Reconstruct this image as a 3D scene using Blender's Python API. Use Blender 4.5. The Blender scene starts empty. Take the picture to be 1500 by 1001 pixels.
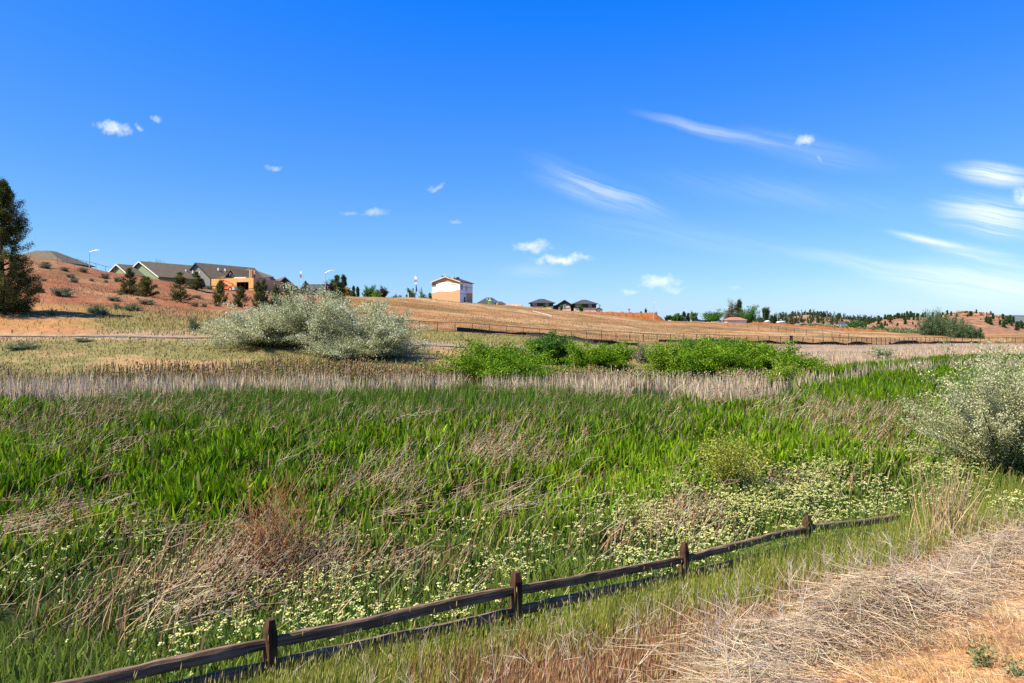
import bpy, math, random
import numpy as np
from mathutils import Vector, Matrix

random.seed(7)
R = math.radians
F = 1050.0            # focal length in pixels of the 1500 px wide photograph
CZ = 5.0              # camera height
HY = 478.0            # horizon row
sc = bpy.context.scene
col = sc.collection

# ------------------------------------------------------------------ camera
cam = bpy.data.cameras.new("camera")
cam.sensor_width = 36.0
cam.lens = 36.0 * F / 1500.0
cam.shift_y = (HY - 500.5) / 1500.0
cam.clip_start = 0.05
cam.clip_end = 20000
camo = bpy.data.objects.new("camera", cam)
camo.location = (0, 0, CZ)
camo.rotation_euler = (R(90), 0, 0)
col.objects.link(camo)
sc.camera = camo

# ------------------------------------------------------------------ light
SUN_EL, SUN_AZ = R(50), math.atan2(-0.90, -0.42)      # azimuth from +Y towards +X
sdir = Vector((math.sin(SUN_AZ) * math.cos(SUN_EL), math.cos(SUN_AZ) * math.cos(SUN_EL), math.sin(SUN_EL)))
sun = bpy.data.lights.new("sun", 'SUN')
sun.energy = 5.0
sun.angle = R(0.53)
sun.color = (1.0, 0.93, 0.78)
suno = bpy.data.objects.new("sun", sun)
suno.rotation_euler = sdir.to_track_quat('Z', 'Y').to_euler()
suno.location = sdir * 200
col.objects.link(suno)

sc.view_settings.view_transform = 'Standard'
sc.view_settings.look = 'None'
sc.view_settings.exposure = 0.92
sc.view_settings.gamma = 1.0
sc.cycles.use_denoising = False
sc.cycles.max_bounces = 6
sc.cycles.diffuse_bounces = 3
sc.cycles.transmission_bounces = 3
sc.cycles.glossy_bounces = 2

# ------------------------------------------------------------------ sky
world = bpy.data.worlds.new("World")
sc.world = world
world.use_nodes = True
wt = world.node_tree
wt.nodes.clear()
WN = wt.nodes.new
WL = wt.links.new


def wmath(op, a, b=None, c=None, clamp=False):
    n = WN('ShaderNodeMath'); n.operation = op; n.use_clamp = clamp
    for i, v in enumerate((a, b, c)):
        if v is None: continue
        if isinstance(v, (int, float)): n.inputs[i].default_value = v
        else: WL(v, n.inputs[i])
    return n.outputs[0]


def wvec(op, a, b=None):
    n = WN('ShaderNodeVectorMath'); n.operation = op
    for i, v in enumerate((a, b)):
        if v is None: continue
        if isinstance(v, tuple): n.inputs[i].default_value = v
        else: WL(v, n.inputs[i])
    return n.outputs[1] if op == 'LENGTH' else n.outputs[0]


sky = WN('ShaderNodeTexSky')
sky.sky_type = 'NISHITA'
sky.sun_disc = False
sky.sun_elevation = SUN_EL
sky.sun_rotation = SUN_AZ
sky.altitude = 800
sky.air_density = 1.0
sky.dust_density = 0.6
sky.ozone_density = 2.0
hs = WN('ShaderNodeHueSaturation')
hs.inputs['Saturation'].default_value = 1.0
hs.inputs['Value'].default_value = 1.0
WL(sky.outputs[0], hs.inputs['Color'])
SKY_RAW = hs.outputs[0]
tc = WN('ShaderNodeTexCoord')
sx = WN('ShaderNodeSeparateXYZ'); WL(tc.outputs['Generated'], sx.inputs[0])
yy = wmath('MAXIMUM', sx.outputs[1], 0.05)
U = wmath('DIVIDE', sx.outputs[0], yy)
V = wmath('DIVIDE', sx.outputs[2], yy)
cb = WN('ShaderNodeCombineXYZ'); WL(U, cb.inputs[0]); WL(V, cb.inputs[1])
ahead = wmath('GREATER_THAN', sx.outputs[1], 0.06)


def wnoise(vec, scale, detail=5, rough=0.55, dist=0.0):
    n = WN('ShaderNodeTexNoise'); n.inputs['Scale'].default_value = scale
    n.inputs['Detail'].default_value = detail; n.inputs['Roughness'].default_value = rough
    n.inputs['Distortion'].default_value = dist
    WL(vec, n.inputs['Vector'])
    return n


def warped(scale, amt):
    n = wnoise(cb.outputs[0], scale, 4)
    v = wvec('SUBTRACT', n.outputs['Color'], (0.5, 0.5, 0.5))
    v = wvec('MULTIPLY', v, (amt, amt, 0))
    return wvec('ADD', cb.outputs[0], v)


vp = warped(38, 0.022)
vc = warped(7, 0.022)
puffn = wnoise(cb.outputs[0], 90, 8, 0.62).outputs[0]


def streakn(rot, seed, sxx=4.5, syy=125.0):
    m = WN('ShaderNodeVectorRotate'); m.rotation_type = 'Z_AXIS'
    m.inputs['Angle'].default_value = R(rot); WL(vc, m.inputs['Vector'])
    v = wvec('MULTIPLY', m.outputs[0], (sxx, syy, 1)); v = wvec('ADD', v, (seed, seed * 2.0, 0))
    return wnoise(v, 1.0, 7, 0.62, 0.3).outputs[0]


def ell(vec, px, py, rx, ry, rot, amp, noise, lo, hi, soft=0.0, puff=False):
    """soft ellipse of cloud at a direction in the sky, broken up by noise"""
    v = wvec('SUBTRACT', vec, ((px - 750) / F, (HY - py) / F, 0))
    m = WN('ShaderNodeVectorRotate'); m.rotation_type = 'Z_AXIS'
    m.inputs['Angle'].default_value = R(-rot); WL(v, m.inputs['Vector'])
    v = wvec('MULTIPLY', m.outputs[0], (F / rx, F / ry, 0))
    l = wvec('LENGTH', v)
    mr = WN('ShaderNodeMapRange'); mr.interpolation_type = 'SMOOTHSTEP'
    WL(l, mr.inputs[0]); mr.inputs[1].default_value = 1.0; mr.inputs[2].default_value = soft
    if puff:
        k = wmath('ADD', mr.outputs[0], wmath('MULTIPLY', wmath('SUBTRACT', noise, .5), 1.25))
        nr = WN('ShaderNodeMapRange'); nr.interpolation_type = 'SMOOTHSTEP'; WL(k, nr.inputs[0])
        nr.inputs[1].default_value = .32; nr.inputs[2].default_value = 1.25
        return wmath('MULTIPLY', wmath('MULTIPLY', nr.outputs[0], wmath('GREATER_THAN', mr.outputs[0], .001)), amp)
    nr = WN('ShaderNodeMapRange'); WL(noise, nr.inputs[0])
    nr.inputs[1].default_value = lo; nr.inputs[2].default_value = hi
    nr.clamp = True
    k = wmath('MULTIPLY', mr.outputs[0], nr.outputs[0])
    return wmath('MULTIPLY', k, amp)


terms = []
for (px, py, rx, ry, rot, amp) in [
        (166, 188, 38, 15, -14, .85), (203, 186, 12, 6, -25, .5), (228, 175, 11, 7, -20, .4), (403, 245, 22, 5, 0, .42),
        (549, 311, 27, 9, 5, .42), (514, 311, 22, 5, 0, .25), (637, 275, 18, 7, 15, .4), (668, 325, 16, 6, 0, .28),
        (778, 361, 40, 15, 5, .75), (822, 379, 58, 12, 1, 1.0), (965, 413, 42, 15, 4, .85), (922, 427, 18, 7, 0, .4),
        (990, 424, 24, 9, 5, .35), (1180, 207, 22, 13, 25, .75), (1201, 233, 14, 4, -60, .25), (1076, 421, 12, 5, 0, .2)]:
    terms.append(ell(vp, px, py, rx * 1.4, ry * 1.35, rot, amp * .8, puffn, .30, .62, 0.0, True))
s1 = streakn(13, 3.0); s2 = streakn(10, 9.0); s3 = streakn(20, 17.0, 4.5, 100)
for (px, py, rx, ry, rot, amp, nz, lo, hi) in [
        (885, 285, 135, 30, -17, .50, s3, .30, .72), (850, 262, 110, 26, -24, .26, s3, .36, .75),
        (1040, 190, 140, 13, -14, .38, s1, .15, .6), (1180, 220, 170, 30, -12, .20, s1, .25, .7),
        (1460, 255, 90, 24, -8, .95, s2, .25, .6), (1455, 318, 120, 42, -8, .95, s2, .32, .66),
        (1495, 288, 22, 16, -40, .9, puffn, .25, .6), (1360, 355, 80, 9, -13, .85, s1, .15, .55),
        (1440, 376, 110, 18, -10, .55, s2, .25, .65), (1250, 383, 150, 16, -10, .32, s1, .2, .65),
        (1400, 408, 190, 34, -6, .55, s2, .25, .7), (1480, 425, 170, 45, 0, .42, s2, .15, .7),
        (780, 396, 70, 16, 0, .22, s1, .2, .7), (1000, 345, 260, 30, -8, .12, s1, .25, .7),
        (1150, 285, 260, 30, -8, .13, s3, .25, .7), (1430, 435, 420, 60, 0, .14, s1, .0, .6)]:
    terms.append(ell(vc, px, py, rx, ry, rot, amp * .85, nz, lo, hi, 0.0))
acc = terms[0]
for t in terms[1:]:
    acc = wmath('SUBTRACT', wmath('ADD', acc, t), wmath('MULTIPLY', acc, t))
acc = wmath('MULTIPLY', acc, ahead, clamp=True)
grade = wvec('MAXIMUM', wvec('SUBTRACT', wvec('MULTIPLY', SKY_RAW, (0.77, 0.86, 2.1)), (0.80, 0.02, 0)), (0.05, 0.02, 0.02))
grade = wvec('MINIMUM', grade, (20, 20, 7.3))
mx = WN('ShaderNodeMixRGB')
WL(acc, mx.inputs[0]); WL(grade, mx.inputs[1])
mx.inputs[2].default_value = (9.0, 9.2, 9.6, 1)
bg = WN('ShaderNodeBackground'); bg.inputs['Strength'].default_value = 0.072
WL(mx.outputs[0], bg.inputs['Color'])
wo = WN('ShaderNodeOutputWorld'); WL(bg.outputs[0], wo.inputs[0])
world.cycles.sampling_method = 'MANUAL'
world.cycles.sample_map_resolution = 512


# ------------------------------------------------------------------ numeric helpers
def h2(ix, iy, s):
    v = np.sin(ix * 127.1 + iy * 311.7 + s * 74.7) * 43758.5453
    return v - np.floor(v)


def vnoise(x, y, s=0):
    ix = np.floor(x); iy = np.floor(y)
    fx = x - ix; fy = y - iy
    fx = fx * fx * (3 - 2 * fx); fy = fy * fy * (3 - 2 * fy)
    a = h2(ix, iy, s); b = h2(ix + 1, iy, s); c = h2(ix, iy + 1, s); d = h2(ix + 1, iy + 1, s)
    return (a * (1 - fx) + b * fx) * (1 - fy) + (c * (1 - fx) + d * fx) * fy


def fbm(x, y, s=0, o=4):
    t = 0; a = .5; n = 0
    for i in range(o):
        t = t + a * vnoise(x * 2 ** i, y * 2 ** i, s + i * 13.7); n += a; a *= .5
    return t / n


def sstep(a, b, x):
    t = np.clip((x - a) / (b - a), 0, 1)
    return t * t * (3 - 2 * t)


# ------------------------------------------------------------------ terrain: heights along eight lines, from the marsh edge to far behind the crest
# per column: photo px, then (distance, height rel. camera) for marsh end, path near, path far, black fence, mid slope, crest, behind crest, far
COLS = [
    (-500, (50, -4.5), (66, -1.0), (69, -.95), (76, 1.5), (100, 7.0), (135, 15.0), (170, 17.0), (1200, 20)),
    (0, (51, -4.5), (70, -1.0), (73, -.95), (80, 1.2), (105, 6.0), (142, 14.0), (170, 15.0), (1200, 16)),
    (80, (51, -4.5), (70, -1.05), (73, -1.0), (81, 1.0), (107, 5.5), (143, 13.3), (170, 13.5), (1200, 14)),
    (150, (51, -4.5), (71, -1.1), (74, -1.0), (83, .8), (110, 5.0), (146, 11.4), (175, 11.2), (1200, 12)),
    (220, (52, -4.5), (71, -1.15), (74, -1.05), (84, .7), (111, 4.2), (148, 10.0), (178, 10.0), (1200, 10)),
    (300, (52, -4.5), (72, -1.2), (75, -1.1), (86, .5), (113, 3.3), (150, 7.9), (178, 8.0), (1200, 8)),
    (450, (54, -4.5), (74, -1.45), (77, -1.35), (90, .0), (120, 2.7), (165, 7.3), (200, 7.4), (1200, 7)),
    (600, (55, -4.5), (78, -2.1), (81, -2.0), (92, -.6), (130, 2.0), (185, 7.2), (230, 7.2), (1200, 6)),
    (700, (56, -4.5), (80, -2.45), (83, -2.35), (95, -1.0), (140, 1.8), (200, 6.5), (260, 6.5), (1200, 5)),
    (800, (57, -4.5), (84, -2.8), (87, -2.7), (98, -1.8), (150, 1.1), (212, 5.0), (330, 7.2), (1200, 5)),
    (880, (58, -4.5), (87, -3.05), (90, -2.95), (101, -2.1), (155, .2), (222, 3.4), (335, 5.2), (1200, 4)),
    (960, (60, -4.5), (90, -3.3), (93, -3.2), (105, -2.45), (160, -.8), (230, 1.6), (335, 2.0), (1200, 2)),
    (1100, (66, -4.5), (98, -3.65), (101, -3.55), (112, -2.8), (170, -1.9), (250, .75), (330, 1.0), (1200, 1)),
    (1250, (80, -4.5), (106, -4.0), (109, -3.85), (122, -3.3), (180, -2.9), (260, -2.1), (330, -2.0), (1200, -2)),
    (1400, (105, -4.5), (140, -4.1), (144, -4.05), (158, -3.85), (220, -3.9), (280, -3.7), (340, -3.6), (1200, -3)),
    (1600, (110, -4.5), (145, -4.15), (149, -4.1), (165, -4.0), (220, -4.1), (280, -4.0), (340, -4.0), (1200, -4)),
    (2300, (110, -4.5), (145, -4.15), (149, -4.1), (165, -4.0), (220, -4.1), (280, -4.0), (340, -4.0), (1200, -4)),
]
UC = np.array([(c[0] - 750) / F for c in COLS])
KD = np.array([[k[0] for k in c[1:]] for c in COLS], float)
KZ = np.array([[k[1] for k in c[1:]] for c in COLS], float)
FN = np.array((0.55, -0.835))          # from the rail fence towards the camera
FT = np.array((0.835, 0.55))


def keyd(k, u): return np.interp(u, UC, KD[:, k])


def ud(x, y):
    r = np.hypot(x, y)
    d = np.maximum(y, .5 * r) + 1e-6
    return np.clip(x / d, -1.7, 1.7), d


def bank_st(x, y):
    dx = x - .05; dy = y - 9.04
    return dx * FN[0] + dy * FN[1], dx * FT[0] + dy * FT[1]


def tedge(t): return 4.1 + 1.2 * sstep(-.6, -2.8, t) - .12 * sstep(1, 5, t)


def ground(x, y):
    x = np.asarray(x, float); y = np.asarray(y, float)
    u, d = ud(x, y)
    z = np.full(x.shape, -4.6)
    pd = np.zeros(x.shape) + 18.0; pz = np.full(x.shape, -4.6)
    for k in range(8):
        kd = keyd(k, u); kz = np.interp(u, UC, KZ[:, k])
        t = np.clip((d - pd) / np.maximum(kd - pd, 1e-3), 0, 1)
        if k in (0, 4, 5): t = t * t * (3 - 2 * t) * .5 + t * .5
        z = np.where(d > pd, pz + (kz - pz) * t, z)
        pd = kd; pz = kz
    s, t = bank_st(x, y)
    zb = np.interp(s, [-6, -3, -1, 0, 1.5, 3.5, 5.5, 7.5, 20], [-4.6, -4.5, -4.15, -3.93, -3.36, -2.6, -2.12, -1.8, -1.7])
    zb = zb - .03 * np.clip(t, -8, 14) * sstep(-6, -1, s)
    far = sstep(14, 26, np.hypot(x, y)) * sstep(-1.5, -4, s)
    z = np.where(d < 45, np.maximum(z, zb), z)
    # roughness
    rough = .10 * sstep(60, 75, d) + .03
    z = z + (fbm(x * .35, y * .35, 3, 4) - .5) * rough * 2
    hill = sstep(0, 12, d - keyd(3, u)) * sstep(-5, -30, d - keyd(6, u))
    z = z + (fbm(x * .09, y * .09, 9, 3) - .5) * 1.1 * hill
    # heaped thatch on top of the bank
    th = np.exp(-((s - tedge(t) - .25) / .5) ** 2) * sstep(16, 11, np.hypot(x, y))
    z = z + th * (.04 + .22 * sstep(.35, .75, fbm(x * 1.0, y * 1.0, 21, 3))) + .10 * (fbm(x * 1.6, y * 1.6, 5, 3) - .5) * sstep(3.4, 4.4, s) * sstep(30, 14, np.hypot(x, y))
    return z + CZ


def gz(x, y): return float(ground(np.array([x]), np.array([y]))[0])


def W(px, py, d): return Vector(((px - 750) / F * d, d, CZ - (py - HY) / F * d))


def Gd(px, d):
    x = (px - 750) / F * d
    return Vector((x, d, gz(x, d)))


def hit(px, py, dmin=3.5, dmax=600):
    """where the ground is met in that direction"""
    d = np.geomspace(dmin, dmax, 1600)
    x = (px - 750) / F * d
    zr = CZ - (py - HY) / F * d
    g = ground(x, d)
    i = np.argmax(zr <= g)
    if zr[i] > g[i]: i = len(d) - 1
    return Vector((x[i], d[i], g[i]))


def topx(x, y, z):
    yy = np.maximum(y, .3)
    return 750 + F * x / yy, HY + F * (CZ - z) / yy


# ------------------------------------------------------------------ mesh helpers
def mk(name, V_, T_, mat, cols=None, parent=None, smooth=False):
    V_ = np.asarray(V_, np.float32).reshape(-1, 3); T_ = np.asarray(T_, np.int32)
    n = T_.shape[1]
    me = bpy.data.meshes.new(name)
    me.vertices.add(len(V_)); me.vertices.foreach_set('co', V_.ravel())
    me.loops.add(T_.size); me.loops.foreach_set('vertex_index', T_.ravel())
    me.polygons.add(len(T_))
    me.polygons.foreach_set('loop_start', np.arange(0, T_.size, n, dtype=np.int32))
    me.polygons.foreach_set('loop_total', np.full(len(T_), n, np.int32))
    if smooth: me.polygons.foreach_set('use_smooth', np.ones(len(T_), bool))
    me.update(calc_edges=True)
    if cols is not None:
        a = me.color_attributes.new('tint', 'FLOAT_COLOR', 'POINT')
        c = np.ones((len(V_), 4), np.float32); c[:, :3] = cols
        a.data.foreach_set('color', c.ravel())
    me.materials.append(mat)
    o = bpy.data.objects.new(name, me)
    col.objects.link(o)
    if parent: o.parent = parent
    return o


class Acc:
    """collects triangle arrays"""
    def __init__(s): s.v = []; s.t = []; s.c = []; s.n = 0

    def add(s, v, t, c):
        v = np.asarray(v, np.float32).reshape(-1, 3)
        c = np.broadcast_to(np.asarray(c, np.float32), v.shape) if np.ndim(c) == 1 else np.asarray(c, np.float32).reshape(-1, 3)
        s.v.append(v); s.t.append(np.asarray(t, np.int64) + s.n); s.c.append(c); s.n += len(v)

    def build(s, name, mat, parent=None, smooth=False):
        return mk(name, np.concatenate(s.v), np.concatenate(s.t), mat, np.concatenate(s.c), parent, smooth)


def tag(o, label=None, cat=None, group=None, kind=None):
    if label: o['label'] = label
    if cat: o['category'] = cat
    if group: o['group'] = group
    if kind: o['kind'] = kind
    return o


def empty(name, loc, label, cat, group=None, rz=0.0):
    o = bpy.data.objects.new(name, None)
    o.empty_display_size = .3
    o.location = loc; o.rotation_euler = (0, 0, rz)
    col.objects.link(o)
    return tag(o, label, cat, group)


def kids(o): return [c for c in bpy.data.objects if c.parent == o]


def copy_tree(o, parent=None):
    c = o.copy(); col.objects.link(c)
    if parent: c.parent = parent
    for ch in kids(o): copy_tree(ch, c)
    return c


def blades(acc, P, h, w, az, lean, c0, c1, rg, bend=.5):
    n = len(P)
    ph = rg.uniform(0, 2 * np.pi, n)
    S = np.stack([np.cos(ph), np.sin(ph), np.zeros(n)], 1) * (np.asarray(w) * .5)[:, None]
    L = np.stack([np.cos(az), np.sin(az), np.zeros(n)], 1)
    Z = np.array((0, 0, 1.0))
    l2 = lean * bend
    mid = P + (h * .55)[:, None] * (np.sin(l2)[:, None] * L + np.cos(l2)[:, None] * Z)
    tip = mid + (h * .45)[:, None] * (np.sin(lean * 1.3)[:, None] * L + np.cos(lean * 1.3)[:, None] * Z)
    v = np.stack([P - S * .7, P + S * .7, mid - S, mid + S, tip], 1)
    b = np.arange(n)[:, None] * 5
    t = np.concatenate([b + np.array((0, 1, 3)), b + np.array((0, 3, 2)), b + np.array((2, 3, 4))])
    cm = (c0 + c1) * .5
    c = np.stack([c0, c0, cm, cm, c1], 1)
    acc.add(v, t, c.reshape(-1, 3))


def stalks(acc, A, B, r0, r1, c):
    """three-sided tapering stems from A to B"""
    n = len(A)
    D = B - A; D = D / (np.linalg.norm(D, axis=1)[:, None] + 1e-9)
    up = np.where(np.abs(D[:, 2:3]) > .9, np.array((1.0, 0, 0)), np.array((0, 0, 1.0)))
    S = np.cross(D, up); S /= np.linalg.norm(S, axis=1)[:, None]
    Q = np.cross(D, S)
    vs = []
    for P, r in ((A, r0), (B, r1)):
        for k in range(3):
            a = 2 * np.pi * k / 3
            vs.append(P + (S * np.cos(a) + Q * np.sin(a)) * np.asarray(r).reshape(-1, 1))
    v = np.stack(vs, 1)
    b = np.arange(n)[:, None] * 6
    t = []
    for k in range(3):
        j = (k + 1) % 3
        t.append(b + np.array((k, j, 3 + j))); t.append(b + np.array((k, 3 + j, 3 + k)))
    acc.add(v, np.concatenate(t), np.repeat(c, 6, axis=0))


def octas(acc, C, D, ln, r, c):
    n = len(C)
    D = D / (np.linalg.norm(D, axis=1)[:, None] + 1e-9)
    up = np.where(np.abs(D[:, 2:3]) > .9, np.array((1.0, 0, 0)), np.array((0, 0, 1.0)))
    S = np.cross(D, up); S /= np.linalg.norm(S, axis=1)[:, None]
    Q = np.cross(D, S)
    ln = np.asarray(ln).reshape(-1, 1); r = np.asarray(r).reshape(-1, 1)
    v = np.stack([C - D * ln * .5, C + S * r, C + Q * r, C - S * r, C - Q * r, C + D * ln * .5], 1)
    b = np.arange(n)[:, None] * 6
    T = [(0, 2, 1), (0, 3, 2), (0, 4, 3), (0, 1, 4), (5, 1, 2), (5, 2, 3), (5, 3, 4), (5, 4, 1)]
    acc.add(v, np.concatenate([b + np.array(q) for q in T]), np.repeat(c, 6, axis=0))


def leaves(acc, C, L, Wd, c, rg, up=.3):
    """rhombic leaves scattered at C"""
    n = len(C)
    A = rg.normal(size=(n, 3)); A[:, 2] += up
    A /= np.linalg.norm(A, axis=1)[:, None]
    B = np.cross(A, rg.normal(size=(n, 3))); B /= np.linalg.norm(B, axis=1)[:, None] + 1e-9
    L = np.broadcast_to(L, n)[:, None]; Wd = np.broadcast_to(Wd, n)[:, None]
    v = np.stack([C, C + A * L * .5 - B * Wd * .5, C + A * L, C + A * L * .5 + B * Wd * .5], 1)
    b = np.arange(n)[:, None] * 4
    acc.add(v, np.concatenate([b + np.array((0, 1, 2)), b + np.array((0, 2, 3))]), np.repeat(c, 4, axis=0))


def vary(base, n, rg, s=.18, hue=.08):
    b = np.asarray(base, float)
    k = np.exp(rg.normal(0, s, (n, 1)))
    return np.clip(b * k * np.exp(rg.normal(0, hue, (n, 3))), 0, .95)


def mixc(a, b, t): return np.asarray(a) * (1 - t[:, None]) + np.asarray(b) * t[:, None]


def tube(acc, pts, rad, c, sides=5):
    pts = [Vector(p) for p in pts]
    vs = []
    for i, p in enumerate(pts):
        d = (pts[min(i + 1, len(pts) - 1)] - pts[max(i - 1, 0)]).normalized()
        up = Vector((1, 0, 0)) if abs(d.z) > .9 else Vector((0, 0, 1))
        s = d.cross(up).normalized(); q = d.cross(s)
        for k in range(sides):
            a = 2 * math.pi * k / sides
            vs.append(p + (s * math.cos(a) + q * math.sin(a)) * rad[i])
    t = []
    for i in range(len(pts) - 1):
        for k in range(sides):
            j = (k + 1) % sides
            a, b_, c_, d_ = i * sides + k, i * sides + j, (i + 1) * sides + j, (i + 1) * sides + k
            t += [(a, b_, c_), (a, c_, d_)]
    n = len(vs)
    vs += [pts[0], pts[-1]]
    for k in range(sides):
        j = (k + 1) % sides
        t += [(n, j, k), (n + 1, (len(pts) - 1) * sides + k, (len(pts) - 1) * sides + j)]
    acc.add([tuple(v) for v in vs], np.array(t), c)


# ------------------------------------------------------------------ materials
def newmat(name):
    m = bpy.data.materials.new(name); m.use_nodes = True
    nt = m.node_tree
    return m, nt, nt.nodes['Principled BSDF'], nt.nodes['Material Output']


def leafmat(name, trans=.3, rough=.6, spec=.25):
    m, nt, p, out = newmat(name)
    a = nt.nodes.new('ShaderNodeAttribute'); a.attribute_name = 'tint'
    p.inputs['Roughness'].default_value = rough
    p.inputs['Specular IOR Level'].default_value = spec
    nt.links.new(a.outputs['Color'], p.inputs['Base Color'])
    if trans > 0:
        t = nt.nodes.new('ShaderNodeBsdfTranslucent')
        nt.links.new(a.outputs['Color'], t.inputs['Color'])
        mx = nt.nodes.new('ShaderNodeMixShader'); mx.inputs[0].default_value = trans
        nt.links.new(p.outputs[0], mx.inputs[1]); nt.links.new(t.outputs[0], mx.inputs[2])
        nt.links.new(mx.outputs[0], out.inputs['Surface'])
    return m


def plain(name, c, rough=.7, var=.12, scale=3.0, bump=0.0, metal=0.0, stretch=(1, 1, 1), spec=.3):
    """a colour broken up by noise in object space"""
    m, nt, p, out = newmat(name)
    tcn = nt.nodes.new('ShaderNodeTexCoord')
    mp = nt.nodes.new('ShaderNodeMapping'); mp.inputs['Scale'].default_value = stretch
    nt.links.new(tcn.outputs['Object'], mp.inputs['Vector'])
    n = nt.nodes.new('ShaderNodeTexNoise'); n.inputs['Scale'].default_value = scale
    n.inputs['Detail'].default_value = 6
    nt.links.new(mp.outputs[0], n.inputs['Vector'])
    r = nt.nodes.new('ShaderNodeValToRGB')
    r.color_ramp.elements[0].position = .3; r.color_ramp.elements[1].position = .7
    r.color_ramp.elements[0].color = tuple(x * (1 - var) for x in c) + (1,)
    r.color_ramp.elements[1].color = tuple(min(1, x * (1 + var)) for x in c) + (1,)
    nt.links.new(n.outputs[0], r.inputs[0]); nt.links.new(r.outputs[0], p.inputs['Base Color'])
    p.inputs['Roughness'].default_value = rough; p.inputs['Metallic'].default_value = metal
    p.inputs['Specular IOR Level'].default_value = spec
    if bump:
        b = nt.nodes.new('ShaderNodeBump'); b.inputs['Strength'].default_value = bump
        b.inputs['Distance'].default_value = .02
        nt.links.new(n.outputs[0], b.inputs['Height']); nt.links.new(b.outputs[0], p.inputs['Normal'])
    return m


M_leaf = leafmat('leaf', .34, .7, .07)
M_dry = leafmat('dry_stem', .12, .75, .1)
M_bark = leafmat('bark', 0, .9, .1)
M_reed = leafmat('dead_reed', .3, .75, .1)
M_petal = leafmat('petal', .25, .7, .1)

# ground: albedo by zone, with fine grain from noise
M_ground, nt, p, out = newmat('ground_soil')
a = nt.nodes.new('ShaderNodeAttribute'); a.attribute_name = 'tint'
g = nt.nodes.new('ShaderNodeNewGeometry')
n1 = nt.nodes.new('ShaderNodeTexNoise'); n1.inputs['Scale'].default_value = 9.0; n1.inputs['Detail'].default_value = 8; n1.inputs['Roughness'].default_value = .7
n2 = nt.nodes.new('ShaderNodeTexNoise'); n2.inputs['Scale'].default_value = 0.9; n2.inputs['Detail'].default_value = 8; n2.inputs['Roughness'].default_value = .7
for n in (n1, n2): nt.links.new(g.outputs['Position'], n.inputs['Vector'])
mr1 = nt.nodes.new('ShaderNodeMapRange'); mr1.inputs[1].default_value = .3; mr1.inputs[2].default_value = .7; mr1.inputs[3].default_value = .55; mr1.inputs[4].default_value = 1.4
mr2 = nt.nodes.new('ShaderNodeMapRange'); mr2.inputs[1].default_value = .3; mr2.inputs[2].default_value = .7; mr2.inputs[3].default_value = .7; mr2.inputs[4].default_value = 1.3
nt.links.new(n1.outputs[0], mr1.inputs[0]); nt.links.new(n2.outputs[0], mr2.inputs[0])
n3 = nt.nodes.new('ShaderNodeTexNoise'); n3.inputs['Scale'].default_value = 55; n3.inputs['Detail'].default_value = 5; n3.inputs['Roughness'].default_value = .7
nt.links.new(g.outputs['Position'], n3.inputs['Vector'])
mr3 = nt.nodes.new('ShaderNodeMapRange'); mr3.inputs[1].default_value = .36; mr3.inputs[2].default_value = .62; mr3.inputs[3].default_value = .5; mr3.inputs[4].default_value = 1.25
nt.links.new(n3.outputs[0], mr3.inputs[0])
mm = nt.nodes.new('ShaderNodeMath'); mm.operation = 'MULTIPLY'
nt.links.new(mr1.outputs[0], mm.inputs[0]); nt.links.new(mr2.outputs[0], mm.inputs[1])
vm = nt.nodes.new('ShaderNodeVectorMath'); vm.operation = 'SCALE'
mm2 = nt.nodes.new('ShaderNodeMath'); mm2.operation = 'MULTIPLY'; nt.links.new(mm.outputs[0], mm2.inputs[0]); nt.links.new(mr3.outputs[0], mm2.inputs[1])
nt.links.new(a.outputs['Color'], vm.inputs[0]); nt.links.new(mm2.outputs[0], vm.inputs['Scale'])
nt.links.new(vm.outputs[0], p.inputs['Base Color'])
p.inputs['Roughness'].default_value = .95; p.inputs['Specular IOR Level'].default_value = .05
b = nt.nodes.new('ShaderNodeBump'); b.inputs['Strength'].default_value = .6; b.inputs['Distance'].default_value = .05
nt.links.new(n1.outputs[0], b.inputs['Height']); nt.links.new(b.outputs[0], p.inputs['Normal'])

# ------------------------------------------------------------------ ground sheet
ang = np.concatenate([np.linspace(-180, -48, 60, endpoint=False), np.linspace(-48, 48, 700, endpoint=False), np.linspace(48, 180, 60, endpoint=False)])
rad = np.concatenate([[.15, .6, 1.2, 2.0], np.geomspace(2.8, 420, 560), np.geomspace(450, 9000, 30)])
AA, RR = np.meshgrid(np.radians(ang), rad)
GX = (np.sin(AA) * RR).ravel(); GY = (np.cos(AA) * RR).ravel()
GZ = ground(GX, GY)
nr, na = AA.shape
i, j = np.meshgrid(np.arange(nr - 1), np.arange(na), indexing='ij')
j2 = (j + 1) % na
quads = np.stack([i * na + j, i * na + j2, (i + 1) * na + j2, (i + 1) * na + j], -1).reshape(-1, 4)[:, ::-1]
u, d = ud(GX, GY)
gpx = 750 + F * u
s, t = bank_st(GX, GY)
nz = fbm(GX * .15, GY * .15, 31, 5); nz2 = fbm(GX * .03, GY * .05, 77, 5); nz3 = fbm(GX * 1.3, GY * 1.3, 55, 4)


def lerp3(a, b, t): return a * (1 - t[:, None]) + np.asarray(b) * t[:, None]


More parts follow.
